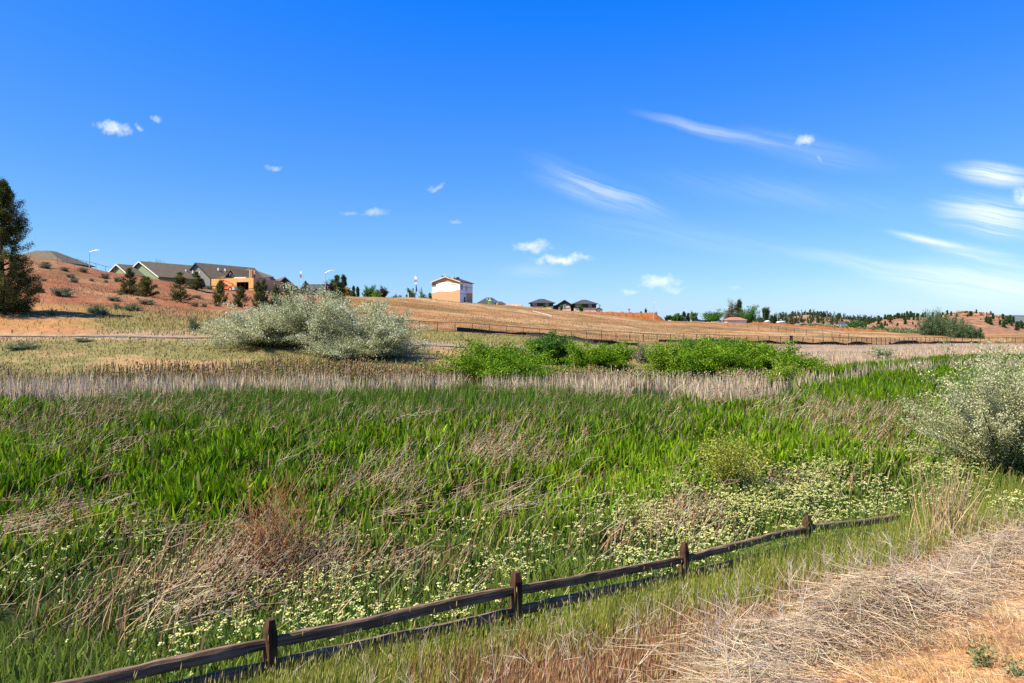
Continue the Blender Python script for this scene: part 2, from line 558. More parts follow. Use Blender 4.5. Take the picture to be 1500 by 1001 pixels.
C = np.tile(np.array((.022, .034, .009)), (len(GX), 1))
C = lerp3(C, (.16, .12, .065), sstep(-4, 2, d - keyd(0, u) + 6 * (nz - .5)))       # weedy edge
C = lerp3(C, (.22, .185, .07), sstep(1, 8, d - keyd(0, u) + 8 * (nz - .5)) * sstep(1200, 1050, gpx))
C = lerp3(C, (.32, .23, .16), sstep(-2, 4, d - keyd(0, u)) * sstep(1050, 1200, gpx))
C = lerp3(C, (.42, .25, .12), sstep(.55, .75, nz) * sstep(2, 6, d - keyd(0, u)) * sstep(-1, -4, d - keyd(1, u)))
C = lerp3(C, (.40, .26, .16), sstep(-2.5, -.5, d - keyd(1, u)) * sstep(6, 3, d - keyd(2, u)) * .8)
C = lerp3(C, (.23, .195, .062), sstep(2, 5, d - keyd(2, u)) * sstep(1120, 980, gpx))
red = sstep(560, 470, gpx + 60 * (nz2 - .5))
hm = sstep(0, 6, d - keyd(3, u) + 10 * (nz - .5) - 6 * red)
redc = lerp3(np.tile(np.array((.30, .115, .054)), (len(GX), 1)), (.36, .18, .09), sstep(.4, .75, nz))
redc = lerp3(redc, (.27, .10, .055), sstep(.5, .8, nz2))
tanc = lerp3(np.tile(np.array((.38, .20, .088)), (len(GX), 1)), (.25, .125, .046), sstep(.42, .75, nz))
tanc = lerp3(tanc, (.45, .275, .135), sstep(.48, .7, nz2))
tanc = lerp3(tanc, (.15, .115, .045), sstep(.46, .66, fbm(GX * .07, GY * .4, 41, 5)) * .65)
redc = lerp3(redc, (.17, .10, .05), sstep(.48, .68, fbm(GX * .10, GY * .25, 43, 5)) * .6)
C = lerp3(C, redc, hm * red); C = lerp3(C, tanc, hm * (1 - red))
C = lerp3(C, (.36, .17, .07), hm * red * sstep(100, 30, gpx) * sstep(30, 10, d - keyd(3, u)) * .6)
C = lerp3(C, (.25, .20, .10), sstep(0, 60, d - keyd(6, u)))
bs = sstep(190, 90, gpx + 80 * (nz - .5)) * sstep(0, 1.5, d - keyd(2, u)) * sstep(11, 7, d - keyd(3, u))
C = lerp3(C, (.40, .19, .075), bs * .85)
# near bank
nb = (np.hypot(GX, GY) < 45) & (s > -4)
bank = lerp3(np.tile(np.array((.05, .055, .02)), (len(GX), 1)), (.14, .11, .04), sstep(0, 1.5, s + (nz3 - .5)))
bank = lerp3(bank, (.30, .16, .085), sstep(1.6, 2.6, s + 1.2 * (nz3 - .5) - .05 * t))
se = s - tedge(t) + 3.75
bank = lerp3(bank, (.57, .30, .125), sstep(3.3, 4.2, se + 1.0 * (nz3 - .5)))
bank = lerp3(bank, (.34, .18, .09), sstep(3.5, 4.5, se) * sstep(.5, .7, fbm(GX * 2.2, GY * 2.2, 91, 4)) * .9)
bank = lerp3(bank, (.66, .49, .29), sstep(3.5, 4.5, se) * sstep(.55, .75, fbm(GX * 1.1, GY * 1.5, 17, 4)) * .8)
C = np.where((nb & (s > -1))[:, None], bank, C)
gnd = mk('ground', np.stack([GX, GY, GZ], 1), quads, M_ground, C, smooth=True)
tag(gnd, kind='structure')

# path of grey gravel
M_path = plain('gravel_path', (.20, .165, .14), .9, .3, 4.0, .3)
up_ = np.linspace(-1.6, 1.3, 260)
pd0 = keyd(1, up_); pd1 = keyd(2, up_) - .6
rows = []
for f in (0, .25, .5, .75, 1):
    dd = pd0 + (pd1 - pd0) * f
    xx = up_ * dd
    rows.append(np.stack([xx, dd, np.maximum(ground(xx, dd), 0) + .07], 1))
pv = np.concatenate(rows); m_ = len(up_)
pq = [(r * m_ + k, r * m_ + k + 1, (r + 1) * m_ + k + 1, (r + 1) * m_ + k) for r in range(4) for k in range(m_ - 1)]
tag(mk('path', pv, np.array(pq), M_path, smooth=True), kind='structure')
# ------------------------------------------------------------------ split rail fence
def woodmat(name, c1, c2):
    m, nt, p, out = newmat(name)
    tcn = nt.nodes.new('ShaderNodeTexCoord')
    mp = nt.nodes.new('ShaderNodeMapping'); mp.inputs['Scale'].default_value = (1.2, 26, 26)
    nt.links.new(tcn.outputs['Object'], mp.inputs['Vector'])
    n = nt.nodes.new('ShaderNodeTexNoise'); n.inputs['Scale'].default_value = 1.6; n.inputs['Detail'].default_value = 8; n.inputs['Roughness'].default_value = .7
    nt.links.new(mp.outputs[0], n.inputs['Vector'])
    n2 = nt.nodes.new('ShaderNodeTexNoise'); n2.inputs['Scale'].default_value = 2.2; n2.inputs['Detail'].default_value = 4
    nt.links.new(tcn.outputs['Object'], n2.inputs['Vector'])
    r = nt.nodes.new('ShaderNodeValToRGB'); e = r.color_ramp.elements
    e[0].position = .32; e[0].color = (c1[0] * .35, c1[1] * .35, c1[2] * .35, 1)
    e[1].position = .68; e[1].color = c2 + (1,)
    k = e.new(.48); k.color = c1 + (1,)
    nt.links.new(n.outputs[0], r.inputs[0])
    mx = nt.nodes.new('ShaderNodeMixRGB'); mx.blend_type = 'MULTIPLY'; mx.inputs[0].default_value = .7
    r2 = nt.nodes.new('ShaderNodeValToRGB'); r2.color_ramp.elements[0].position = .35; r2.color_ramp.elements[1].position = .65
    r2.color_ramp.elements[0].color = (.45, .38, .33, 1); r2.color_ramp.elements[1].color = (1.25, 1.15, 1.05, 1)
    nt.links.new(n2.outputs[0], r2.inputs[0])
    nt.links.new(r.outputs[0], mx.inputs[1]); nt.links.new(r2.outputs[0], mx.inputs[2])
    nt.links.new(mx.outputs[0], p.inputs['Base Color'])
    p.inputs['Roughness'].default_value = .85; p.inputs['Specular IOR Level'].default_value = .15
    b = nt.nodes.new('ShaderNodeBump'); b.inputs['Strength'].default_value = .9; b.inputs['Distance'].default_value = .012
    nt.links.new(n.outputs[0], b.inputs['Height']); nt.links.new(b.outputs[0], p.inputs['Normal'])
    return m


M_rail = woodmat('weathered_rail', (.19, .12, .082), (.38, .275, .20))
M_post = woodmat('weathered_post', (.085, .046, .03), (.20, .10, .055))


def timber(name, A, B, wy, wz, mat, parent, seed, seg=14, wob=.012, bow=0.0, taper=.75, round_end=False):
    """an irregular split timber from A to B; its own X axis runs along it"""
    rg = np.random.default_rng(seed)
    A = Vector(A); B = Vector(B); L = (B - A).length
    X = (B - A).normalized(); Zu = Vector((0, 0, 1)) if abs(X.z) < .9 else Vector((-FN[0], -FN[1], 0))
    Y = Zu.cross(X).normalized(); Zv = X.cross(Y)
    prof = [(-.5, -.36), (-.38, -.5), (.36, -.5), (.5, -.30), (.5, .34), (.30, .5), (-.36, .5), (-.5, .30)]
    pj = rg.uniform(-.07, .07, (8, 2))
    vs = []; fs = []
    wy_n = np.cumsum(rg.normal(0, wob * .5, seg + 1)); wz_n = np.cumsum(rg.normal(0, wob * .5, seg + 1))
    wy_n -= np.linspace(wy_n[0], wy_n[-1], seg + 1); wz_n -= np.linspace(wz_n[0], wz_n[-1], seg + 1)
    for i in range(seg + 1):
        f = i / seg
        e = min(f, 1 - f) * seg
        tp = taper + (1 - taper) * min(1, e / 1.5)
        if round_end and i == seg: tp = .62
        for k, (a, b) in enumerate(prof):
            y = (a + pj[k, 0] + rg.normal(0, .025)) * wy * tp + wy_n[i]
            z = (b + pj[k, 1] + rg.normal(0, .025)) * wz * tp + wz_n[i] + bow * math.sin(math.pi * f)
            vs.append((f * L, y, z))
    for i in range(seg):
        for k in range(8):
            j = (k + 1) % 8
            fs.append((i * 8 + k, i * 8 + j, (i + 1) * 8 + j, (i + 1) * 8 + k))
    fs.append(tuple(reversed(range(8)))); fs.append(tuple(seg * 8 + k for k in range(8)))
    me = bpy.data.meshes.new(name); me.from_pydata(vs, [], [f[::-1] for f in fs]); me.materials.append(mat)
    o = bpy.data.objects.new(name, me); col.objects.link(o)
    M = Matrix((X, Y, Zv)).transposed().to_4x4(); M.translation = A
    o.parent = parent
    o.matrix_basis = parent.matrix_basis.inverted() @ M if parent else M
    return o


Z1 = 7.35
def fpost(i): return Vector((Z1 * (-.338 + .345 * i), Z1 * (1 + .2303 * i), 0))
ftop = {-1: -2.93, 0: -3.01, 1: -3.10, 2: -3.24, 3: -3.28, 4: -3.52}
fence = empty('split_rail_fence', (fpost(0).x, fpost(0).y, CZ - 3.85), 'weathered dark split rail wooden fence running along the foot of the grassy bank', 'fence')
for i in range(-1, 4):
    P = fpost(i); zt = CZ + ftop[i]
    lean = Vector((.012 * math.sin(i * 3.1), .012 * math.cos(i * 2.3), 0))
    timber('post', Vector((P.x, P.y, zt - 1.15)), Vector((P.x, P.y, zt)) + lean, .115, .125, M_post, fence, 40 + i, 10, .004, 0, 1, True)
for i in range(-1, 4):
    P = fpost(i); Q = fpost(i + 1)
    off = Vector((FN[0], FN[1], 0)) * .0
    X = (Q - P).normalized()
    for lv, (dz0, w) in enumerate(((.24, .115), (.49, .125))):
        za = CZ + ftop[i] - dz0 - .01 * ((i * 7 + lv * 3) % 3 - 1)
        zb = CZ + ftop[i + 1] - dz0 - .01 * ((i * 5 + lv * 2) % 3 - 1)
        timber('rail', Vector((P.x, P.y, za)) + X * .045, Vector((Q.x, Q.y, zb)) - X * .045, .075, w, M_rail, fence, 100 + i * 10 + lv, 18, .008, (-.012, .01)[lv] * (1 if i % 2 else -1), .8)

# ------------------------------------------------------------------ sampling of the marsh
def sample(rg, n, d0, d1, u0=-.92, u1=.92, power=2.0):
    """ground points; density falls with distance to the given power"""
    q = rg.uniform(0, 1, n)
    e = 2.0 - power
    if abs(e) < 1e-3: d = d0 * (d1 / d0) ** q
    else: d = (d0 ** e + q * (d1 ** e - d0 ** e)) ** (1 / e)
    u = rg.uniform(u0, u1, n)
    return u * d, d


def lines(px, pts):
    return np.interp(px, [p[0] for p in pts], [p[1] for p in pts])


BT = [(-300, 572), (0, 570), (120, 568), (300, 564), (600, 563), (760, 560), (880, 563), (1000, 567), (1130, 569), (1200, 559), (1260, 548), (1340, 538), (1450, 534), (1700, 534)]
BB = [(-300, 604), (0, 601), (120, 594), (300, 584), (600, 580), (760, 578), (850, 584), (950, 594), (1050, 601), (1130, 598), (1200, 572), (1300, 553), (1380, 546), (1700, 540)]


def blob(px, py, cx, cy, rx, ry, rot=0.0):
    a = R(rot); dx = px - cx; dy = py - cy
    X = dx * math.cos(a) + dy * math.sin(a); Y = -dx * math.sin(a) + dy * math.cos(a)
    return np.exp(-((X / rx) ** 2 + (Y / ry) ** 2))


# ---- broad green blades of the marsh
rg = np.random.default_rng(11)
x, y = sample(rg, 290000, 7.0, 56, power=1.85)
x2, y2 = sample(rg, 60000, 54, 112, u0=.33, u1=.92, power=1.3)
x = np.concatenate([x, x2]); y = np.concatenate([y, y2])
z = ground(x, y); px, py = topx(x, y, z); s, t = bank_st(x, y)
bb = lines(px, BB)
jit = 10 * (fbm(x * .25, y * .25, 3) - .5)
u_, d_ = ud(x, y)
keep = (s < -.25) & ((py > bb - 6 + jit) | ((px > 1160) & (py < lines(px, BT) - 3 + jit))) & (d_ < keyd(0, u_) - 3)
keep &= rg.uniform(0, 1, len(x)) > .85 * sstep(.46, .34, fbm(x * .9, y * .9, 71, 3))
fine = sstep(660, 600, py + 60 * (fbm(x * .12, y * .2, 8) - .5)) * sstep(0, 200, px) * sstep(1040, 880, px)   # finer grass below the pale band
brown = np.clip(blob(px, py, 60, 630, 190, 34) + blob(px, py, 330, 655, 130, 22) * .6 + .75 * blob(px, py, 720, 680, 70, 45, -35) + .7 * blob(px, py, 545, 720, 70, 45, -30)
                + .6 * blob(px, py, 1250, 615, 160, 18, 5) + .5 * blob(px, py, 1330, 630, 60, 60) + .8 * blob(px, py, 70, 790, 130, 34, 5) + .8 * blob(px, py, 340, 830, 90, 60) + .5 * blob(px, py, 250, 920, 130, 60)
                + .6 * blob(px, py, 1000, 790, 40, 50), 0, 1)
nzp = fbm(x * .55, y * .55, 61, 4)
keep &= rg.uniform(0, 1, len(x)) > brown * .75 + .55 * sstep(.55, .75, nzp)
keep &= rg.uniform(0, 1, len(x)) > fine * .5
lime = np.clip(blob(px, py, 935, 715, 95, 38, -8) + .9 * blob(px, py, 860, 740, 110, 40) + .8 * blob(px, py, 1180, 625, 70, 15) + .8 * blob(px, py, 720, 800, 120, 30) + .7 * blob(px, py, 1200, 650, 70, 30)
               + .9 * blob(px, py, 950, 585, 26, 22) + .5 * sstep(760, 820, py), 0, 1)
lime = np.clip(lime + .5 * (nzp - .5), 0, 1)
sel = np.where(keep)[0]
x, y, z, px, py, s, fine, lime, nzp = (q[sel] for q in (x, y, z, px, py, s, fine, lime, nzp))
n = len(x)
clump = fbm(x * .9, y * .9, 71, 3)
h = rg.uniform(.30, .78, n) * (.25 + 1.6 * clump) * (1 - .3 * lime)
near = sstep(-25, 30, py - np.interp(px, [0, 250, 600, 900, 1200, 1500], [840, 805, 800, 780, 715, 690]))
h *= 1 - .45 * near
h *= np.where((near > .4) & (rg.uniform(0, 1, n) < .10), 1.7, 1)
w = rg.uniform(.06, .15, n) * (1 - .55 * lime) * (1 - .55 * fine)
w = np.where(rg.uniform(0, 1, n) < .25, w * .45, w)
c0 = vary((.030, .068, .003), n, rg, .25, .08); c1 = vary((.19, .31, .005), n, rg, .34, .10)  # feet far darker than tips: undershade put into the blade colour
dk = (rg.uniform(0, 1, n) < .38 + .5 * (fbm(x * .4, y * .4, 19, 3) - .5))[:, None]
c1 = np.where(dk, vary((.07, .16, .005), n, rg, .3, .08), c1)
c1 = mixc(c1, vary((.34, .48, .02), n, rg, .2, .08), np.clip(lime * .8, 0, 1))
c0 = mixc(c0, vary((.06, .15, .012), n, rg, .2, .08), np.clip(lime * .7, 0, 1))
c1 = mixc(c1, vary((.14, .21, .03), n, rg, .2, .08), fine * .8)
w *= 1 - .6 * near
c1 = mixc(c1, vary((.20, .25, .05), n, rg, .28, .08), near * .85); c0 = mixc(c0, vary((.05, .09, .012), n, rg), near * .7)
dry = (rg.uniform(0, 1, n) < .05)[:, None]
c1 = np.where(dry, vary((.36, .30, .13), n, rg), c1)
A = Acc()
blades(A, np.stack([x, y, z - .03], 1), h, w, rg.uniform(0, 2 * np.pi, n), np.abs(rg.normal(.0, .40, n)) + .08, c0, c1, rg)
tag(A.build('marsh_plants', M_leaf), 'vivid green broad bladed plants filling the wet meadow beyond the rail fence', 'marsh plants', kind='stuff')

# ---- finer grey green grass under the pale band
rg = np.random.default_rng(12)
x, y = sample(rg, 55000, 22, 58, power=1.6)
z = ground(x, y); px, py = topx(x, y, z)
bb = lines(px, BB)
keep = (py > bb - 12) & (rg.uniform(0, 1, len(x)) < .15 + .85 * sstep(655, 590, py + 50 * (fbm(x * .12, y * .2, 8) - .5)))
keep &= (px > 60) & (rg.uniform(0, 1, len(x)) < sstep(60, 260, px + 60 * (fbm(x * .2, y * .2, 2) - .5)) * .8 + .2)
x, y, z, px = x[keep], y[keep], z[keep], px[keep]; n = len(x)
q = rg.uniform(0, 1, n)
c0 = vary((.035, .08, .014), n, rg); c1 = vary((.13, .26, .012), n, rg, .25)
c1 = np.where((q < .09)[:, None], vary((.36, .32, .17), n, rg), c1); c1 = np.where((q > .94)[:, None], vary((.19, .11, .055), n, rg), c1)
A = Acc()
blades(A, np.stack([x, y, z - .03], 1), rg.uniform(.45, 1.0, n), rg.uniform(.012, .03, n), rg.normal(.2, .9, n), np.abs(rg.normal(.25, .22, n)), c0, c1, rg)
tag(A.build('sedge_grass', M_leaf), 'fine grey green sedge growing in front of the pale cattail band', 'grass', kind='stuff')

# ---- pale dead cattails
rg = np.random.default_rng(13)
x, y = sample(rg, 190000, 30, 140, power=1.2)
z = ground(x, y); px, py = topx(x, y, z)
u_, d_ = ud(x, y)
jit = 12 * (fbm(x * .3, y * .3, 23) - .5)
inb = (py > lines(px, BT) + jit) & (py < lines(px, BB) + jit)
gaps = fbm(x * .35, y * .22, 29, 4)
dens = np.where(px > 1150, .55, .95) * np.where((px > 925) & (px < 975) & (py > 574), .12, 1)
dens = dens * (1 - .85 * sstep(.50, .64, gaps - .06)) * (1 - .8 * blob(px, py, 1143, 575, 26, 16))
inb &= rg.uniform(0, 1, len(x)) < dens * sstep(62, 48, d_) + .75 * dens * sstep(48, 62, d_)
farb = (px > 1130) & (d_ > keyd(0, u_) - 4) & (d_ < keyd(1, u_) - 1) & (rg.uniform(0, 1, len(x)) < .8)
keep = inb | farb
x, y, z, px, farb = x[keep], y[keep], z[keep], px[keep], farb[keep]; n = len(x)
c1 = vary((.70, .54, .37), n, rg, .2, .05); c0 = vary((.46, .34, .23), n, rg)
br = (rg.uniform(0, 1, n) < .09)[:, None]
c1 = np.where(br, vary((.23, .14, .095), n, rg), c1)
gr = (rg.uniform(0, 1, n) < .16)[:, None]
c1 = np.where(gr, vary((.13, .19, .05), n, rg), c1)
h = rg.uniform(.55, 1.35, n) * np.where(rg.uniform(0, 1, n) < .12, 1.25, 1.0)
h = np.where(farb, h * .7, h)
A = Acc()
ln = np.abs(rg.normal(.10, .16, n)); ln = np.where(rg.uniform(0, 1, n) < .16, rg.uniform(.5, 1.3, n), ln)
blades(A, np.stack([x, y, z - .03], 1), h, rg.uniform(.025, .06, n), rg.uniform(0, 6.28, n), ln, c0, c1, rg, .7)
tag(A.build('cattail_reeds', M_reed), 'band of pale dead cattail stems crossing the marsh', 'reeds', kind='stuff')

# ---- brown dock weeds behind the cattails
rg = np.random.default_rng(14)
x, y = sample(rg, 50000, 46, 75, u0=-.95, u1=.42, power=1.0)
z = ground(x, y); px, py = topx(x, y, z); u_, d_ = ud(x, y)
e = d_ - keyd(0, u_) + 8 * (fbm(x * .2, y * .2, 33) - .5)
keep = (py < lines(px, BT) + 4) & (e < 4.0 + 5 * blob(px, py, 450, 540, 200, 30)) & (rg.uniform(0, 1, len(x)) < (.34 + .5 * sstep(100, 260, px)) * (1 - .5 * sstep(860, 940, px)))
x, y, z, px = x[keep], y[keep], z[keep], px[keep]; n = len(x)
q = rg.uniform(0, 1, n)
c = vary((.25, .155, .08), n, rg, .3); c = np.where((q < .22)[:, None], vary((.20, .22, .05), n, rg), c); c = np.where((q > .88 - .5 * sstep(860, 940, px))[:, None], vary((.40, .30, .2), n, rg), c)
A = Acc()
h = rg.uniform(.4, 1.15, n)
P = np.stack([x, y, z], 1); az = rg.uniform(0, 6.28, n); ln = np.abs(rg.normal(0, .2, n))
blades(A, P, h, rg.uniform(.03, .08, n), az, ln, c * .7, c, rg)
k = rg.uniform(0, 1, n) < .5
T = P[k] + np.stack([np.sin(ln[k]) * np.cos(az[k]), np.sin(ln[k]) * np.sin(az[k]), np.cos(ln[k])], 1) * (h[k] * rg.uniform(.7, 1, k.sum()))[:, None]
octas(A, T, np.tile((0, 0, 1.0), (k.sum(), 1)), rg.uniform(.1, .3, k.sum()), rg.uniform(.03, .07, k.sum()), c[k] * .9)
tag(A.build('dock_weeds', M_dry), 'belt of brown seeded dock weeds behind the cattail band', 'weeds', kind='stuff')

# ---- dry grass on the slope, the path verges and the hillside
rg = np.random.default_rng(15)
x, y = sample(rg, 380000, 50, 240, u0=-.85, u1=.85, power=1.35)
u_, d_ = ud(x, y); z = ground(x, y); px, py = topx(x, y, z)
k0, k1, k2, k3, k5 = (keyd(k, u_) for k in (0, 1, 2, 3, 5))
na_ = fbm(x * .15, y * .15, 31, 5); nb_ = fbm(x * .05, y * .12, 83, 5)
slope = (d_ > k0 + 1) & (d_ < k1 - .3)
verge = (d_ > k2 + .5) & (d_ < k3 + 14 * sstep(560, 380, px) + 6 * (na_ - .5))
hill = (d_ > k3) & (d_ < k5 + 8) & ~verge
pr = np.where(slope, np.where(px < 1150, .8 - .5 * sstep(.5, .7, na_), .25), 0) + np.where(verge, .75 * sstep(1150, 950, px) + .1, 0) + np.where(hill, .14 + .5 * sstep(.48, .70, nb_), 0)
pr *= np.where(verge & (px < 140), .16, 1)
keep = rg.uniform(0, 1, len(x)) < pr
x, y, z, px, d_, slope, verge, hill, na_ = (q[keep] for q in (x, y, z, px, d_, slope, verge, hill, na_)); n = len(x)
q = rg.uniform(0, 1, n)
c1 = vary((.29, .27, .085), n, rg, .22); c1 = np.where((q < .22)[:, None], vary((.15, .19, .05), n, rg), c1); c1 = np.where((q > .72)[:, None], vary((.36, .25, .12), n, rg), c1)
mot = fbm(x * .10, y * .16, 57, 4); mot2 = fbm(x * .07, y * .12, 91, 4)
c1 = mixc(c1, vary((.40, .22, .115), n, rg, .2), .75 * sstep(.52, .66, mot)); c1 = mixc(c1, vary((.20, .24, .075), n, rg, .2), .8 * sstep(.52, .66, mot2))
redz = (px < 500 + 60 * (na_ - .5))
hc = np.where((q < .5)[:, None], vary((.28, .13, .062), n, rg), np.where((q < .75)[:, None], vary((.36, .2, .10), n, rg), vary((.17, .14, .055), n, rg)))
tcn_ = np.where((q < .45)[:, None], vary((.38, .24, .11), n, rg), np.where((q < .72)[:, None], vary((.22, .12, .05), n, rg), vary((.11, .10, .035), n, rg)))
c1 = np.where(hill[:, None], np.where(redz[:, None], hc, tcn_), c1)
h = np.where(hill, rg.uniform(.10, .36, n), rg.uniform(.12, .42, n) * np.where(verge, 1.25, .8))
h = np.where((slope) & (px > 1100), h * .6, h)
A = Acc()
blades(A, np.stack([x, y, z - .03], 1), h, rg.uniform(.03, .08, n), rg.normal(.3, 1.2, n), np.abs(rg.normal(.35, .3, n)), c1 * .85, c1, rg)
tag(A.build('hillside_grass', M_dry), 'dry yellow and tan grass tufts on the slopes around the gravel path', 'grass', kind='stuff')

# ---- dead teasel stalks with seed heads, blown over to the right
rg = np.random.default_rng(16)
SC = [  # px, py, spread px x/y, count, lean from vertical (deg), spread of lean, length
    (30, 775, 120, 14, 360, 80, 7, 1.5), (70, 800, 150, 12, 380, 82, 6, 1.5), (150, 790, 70, 8, 120, 84, 5, 1.3), (40, 640, 160, 26, 1000, 50, 18, 1.25), (170, 610, 110, 14, 560, 46, 16, 1.2),
    (110, 680, 90, 22, 160, 58, 10, 1.4), (20, 690, 60, 20, 120, 60, 12, 1.3), (320, 850, 70, 36, 420, 52, 14, 1.2), (270, 900, 90, 32, 260, 58, 14, 1.2), (220, 940, 120, 30, 160, 62, 14, 1.3), (400, 850, 70, 30, 220, 48, 18, 1.1),
    (500, 745, 46, 18, 300, 46, 10, 1.4), (560, 735, 46, 26, 240, 42, 10, 1.5), (450, 720, 60, 30, 150, 50, 12, 1.3), (700, 695, 46, 26, 620, 44, 9, 1.4), (740, 670, 40, 30, 300, 36, 12, 1.3), (790, 690, 60, 25, 120, 35, 15, 1.2),
    (530, 775, 60, 8, 170, 76, 6, 1.5), (620, 745, 80, 10, 90, 74, 8, 1.3), (715, 765, 50, 8, 110, 72, 6, 1.6), (640, 690, 90, 30, 120, 55, 14, 1.2), (990, 790, 32, 26, 240, 26, 14, 1.15), (930, 800, 70, 14, 90, 66, 10, 1.2),
    (470, 860, 60, 40, 240, 45, 18, 1.0), (560, 860, 60, 26, 100, 50, 16, 1.0), (600, 625, 160, 16, 300, 42, 16, 1.2), (380, 640, 120, 20, 220, 46, 14, 1.2), (1250, 625, 100, 10, 600, 38, 12, 1.3), (1150, 608, 80, 10, 480, 40, 14, 1.3),
    (1060, 596, 70, 8, 240, 36, 14, 1.3), (860, 610, 120, 16, 180, 42, 14, 1.1), (1310, 655, 50, 30, 380, 24, 14, 1.2), (1250, 660, 40, 20, 90, 28, 14, 1.1), (940, 640, 120, 24, 140, 42, 14, 1.1), (1350, 625, 60, 26, 130, 32, 14, 1.2),
    (1120, 735, 80, 20, 130, 55, 16, .9), (1240, 725, 60, 14, 60, 25, 14, .9), (700, 640, 200, 24, 160, 44, 15, 1.2), (200, 720, 140, 34, 110, 56, 14, 1.2), (760, 800, 240, 60, 120, 62, 14, .9), (1180, 640, 60, 16, 60, 35, 14, 1.1),
    (330, 610, 240, 16, 260, 38, 16, 1.1), (100, 900, 120, 60, 60, 45, 16, 1.0), (680, 860, 40, 20, 40, 20, 12, .8), (850, 590, 220, 10, 120, 30, 14, 1.2)]
bx, by, le, laz, ll = [], [], [], [], []
for (px, py, sxp, syp, nn, lean, ls, ln) in SC:
    nn = int(nn * .20); sxp *= 1.25; syp *= 1.25; ls *= 1.3
    a = px + rg.normal(0, .5, nn) * sxp; b_ = py + rg.normal(0, .5, nn) * syp
    d = np.clip((4.58 * F) / np.maximum(b_ - HY, 40), 7, 62)
    bx.append((a - 750) / F * d); by.append(d)
    le.append(np.clip(rg.normal(lean, ls, nn), 0, 86)); laz.append(rg.normal(12, 16, nn)); ll.append(ln * rg.uniform(.55, 1.1, nn))
nn = 480
x, y = sample(rg, nn, 9, 48, power=1.4)
bx.append(x); by.append(y); le.append(np.clip(rg.normal(48, 22, nn), 0, 86)); laz.append(rg.normal(15, 30, nn)); ll.append(rg.uniform(.5, 1.25, nn))
bx, by, le, laz, ll = map(np.concatenate, (bx, by, le, laz, ll))
s, t = bank_st(bx, by); k = s < -.5
bx, by, le, laz, ll = (q[k] for q in (bx, by, le, laz, ll)); n = len(bx)
le = R(1) * le; laz = R(1) * laz
bz = ground(bx, by) + rg.uniform(.0, .25, n) + .12 * (le > 1.1)
Pa = np.stack([bx, by, bz], 1)
D = np.stack([np.sin(le) * np.cos(laz), np.sin(le) * np.sin(laz), np.cos(le)], 1)
Pb = Pa + D * (ll * .55)[:, None] + rg.normal(0, .03, (n, 3))
Pc = Pa + (D + rg.normal(0, .10, (n, 3)) + np.array((0, 0, -.06))) * ll[:, None]
A = Acc()
c = vary((.46, .35, .22), n, rg, .28, .06)
c = np.where((rg.uniform(0, 1, n) < .25)[:, None], vary((.50, .42, .31), n, rg), c)
rad_ = rg.uniform(.0032, .0062, n) * (1 + by / 45)
stalks(A, Pa, Pb, rad_, rad_ * .8, c); stalks(A, Pb, Pc, rad_ * .8, rad_ * .5, c)
hc = vary((.17, .085, .04), n, rg, .3)
m2 = 8500                              # short brown seed stems standing in the same patches
kk = rg.integers(0, n, m2); x2 = bx[kk] + rg.normal(0, .55, m2); y2 = by[kk] + rg.normal(0, .6, m2)
s2, t2 = bank_st(x2, y2); kk = s2 < -.5; x2, y2 = x2[kk], y2[kk]; m2 = len(x2)
cbr = vary((.29, .175, .085), m2, rg, .32, .06); cbr = np.where((rg.uniform(0, 1, m2) < .3)[:, None], vary((.40, .31, .19), m2, rg), cbr)
h2_ = rg.uniform(.3, .95, m2)
blades(A, np.stack([x2, y2, ground(x2, y2)], 1), h2_, rg.uniform(.012, .03, m2) * (1 + y2 / 60), rg.normal(.2, .5, m2), np.abs(rg.normal(.35, .25, m2)), cbr * .8, cbr, rg, .7)
octas(A, Pc, Pc - Pb, rg.uniform(.05, .085, n), rg.uniform(.016, .028, n) * (1 + by / 60), hc)
for b_ in range(4):
    f = rg.uniform(.45, .95, n)
    o_ = Pa + (Pb - Pa) * np.minimum(f * 1.8, 1)[:, None] + (Pc - Pb) * np.maximum((f - .55) / .45, 0)[:, None]
    e_ = o_ + (D * .7 + rg.normal(0, .45, (n, 3))) * (rg.uniform(.12, .34, n) * ll)[:, None]
    m_ = rg.uniform(0, 1, n) < .8
    stalks(A, o_[m_], e_[m_], rad_[m_] * .6, rad_[m_] * .4, c[m_])
    octas(A, e_[m_], (e_ - o_)[m_], rg.uniform(.035, .07, m_.sum()), rg.uniform(.012, .024, m_.sum()) * (1 + by[m_] / 60), hc[m_])
tag(A.build('teasel_stalks', M_dry), 'brown dead teasel stalks with seed heads blown over to the right across the marsh', 'dry stalks', kind='stuff')

# ---- whitetop flowers along the far side of the fence
rg = np.random.default_rng(17)
x, y = sample(rg, 190000, 6.2, 26, power=1.5)
z = ground(x, y); px, py = topx(x, y, z); s, t = bank_st(x, y)
dn = 1.0 * sstep(0, -.35, s) * (1.25 * blob(px, py, 1130, 755, 190, 52, -13) + 1.0 * blob(px, py, 1300, 715, 110, 32, -8) + .9 * blob(px, py, 1400, 705, 60, 24) + .5 * blob(px, py, 780, 860, 160, 55, -14) + .36 * blob(px, py, 560, 890, 190, 70, -12)
      + .26 * blob(px, py, 380, 930, 160, 90) + .14 * blob(px, py, 180, 900, 190, 80) + .15 * blob(px, py, 120, 850, 150, 40) + .4 * blob(px, py, 950, 800, 120, 40) + .10 * blob(px, py, 700, 790, 160, 20))
dn *= sstep(.34, .66, fbm(x * 1.1, y * 1.1, 45, 4)) * 1.1
dn += .12 * blob(px, py, 1488, 772, 26, 14)
keep = rg.uniform(0, 1, len(x)) < dn * np.where(px > 900, .62, .30)
x, y, z, px, py = (q[keep] for q in (x, y, z, px, py)); n = len(x)
h = rg.uniform(.28, .60, n)
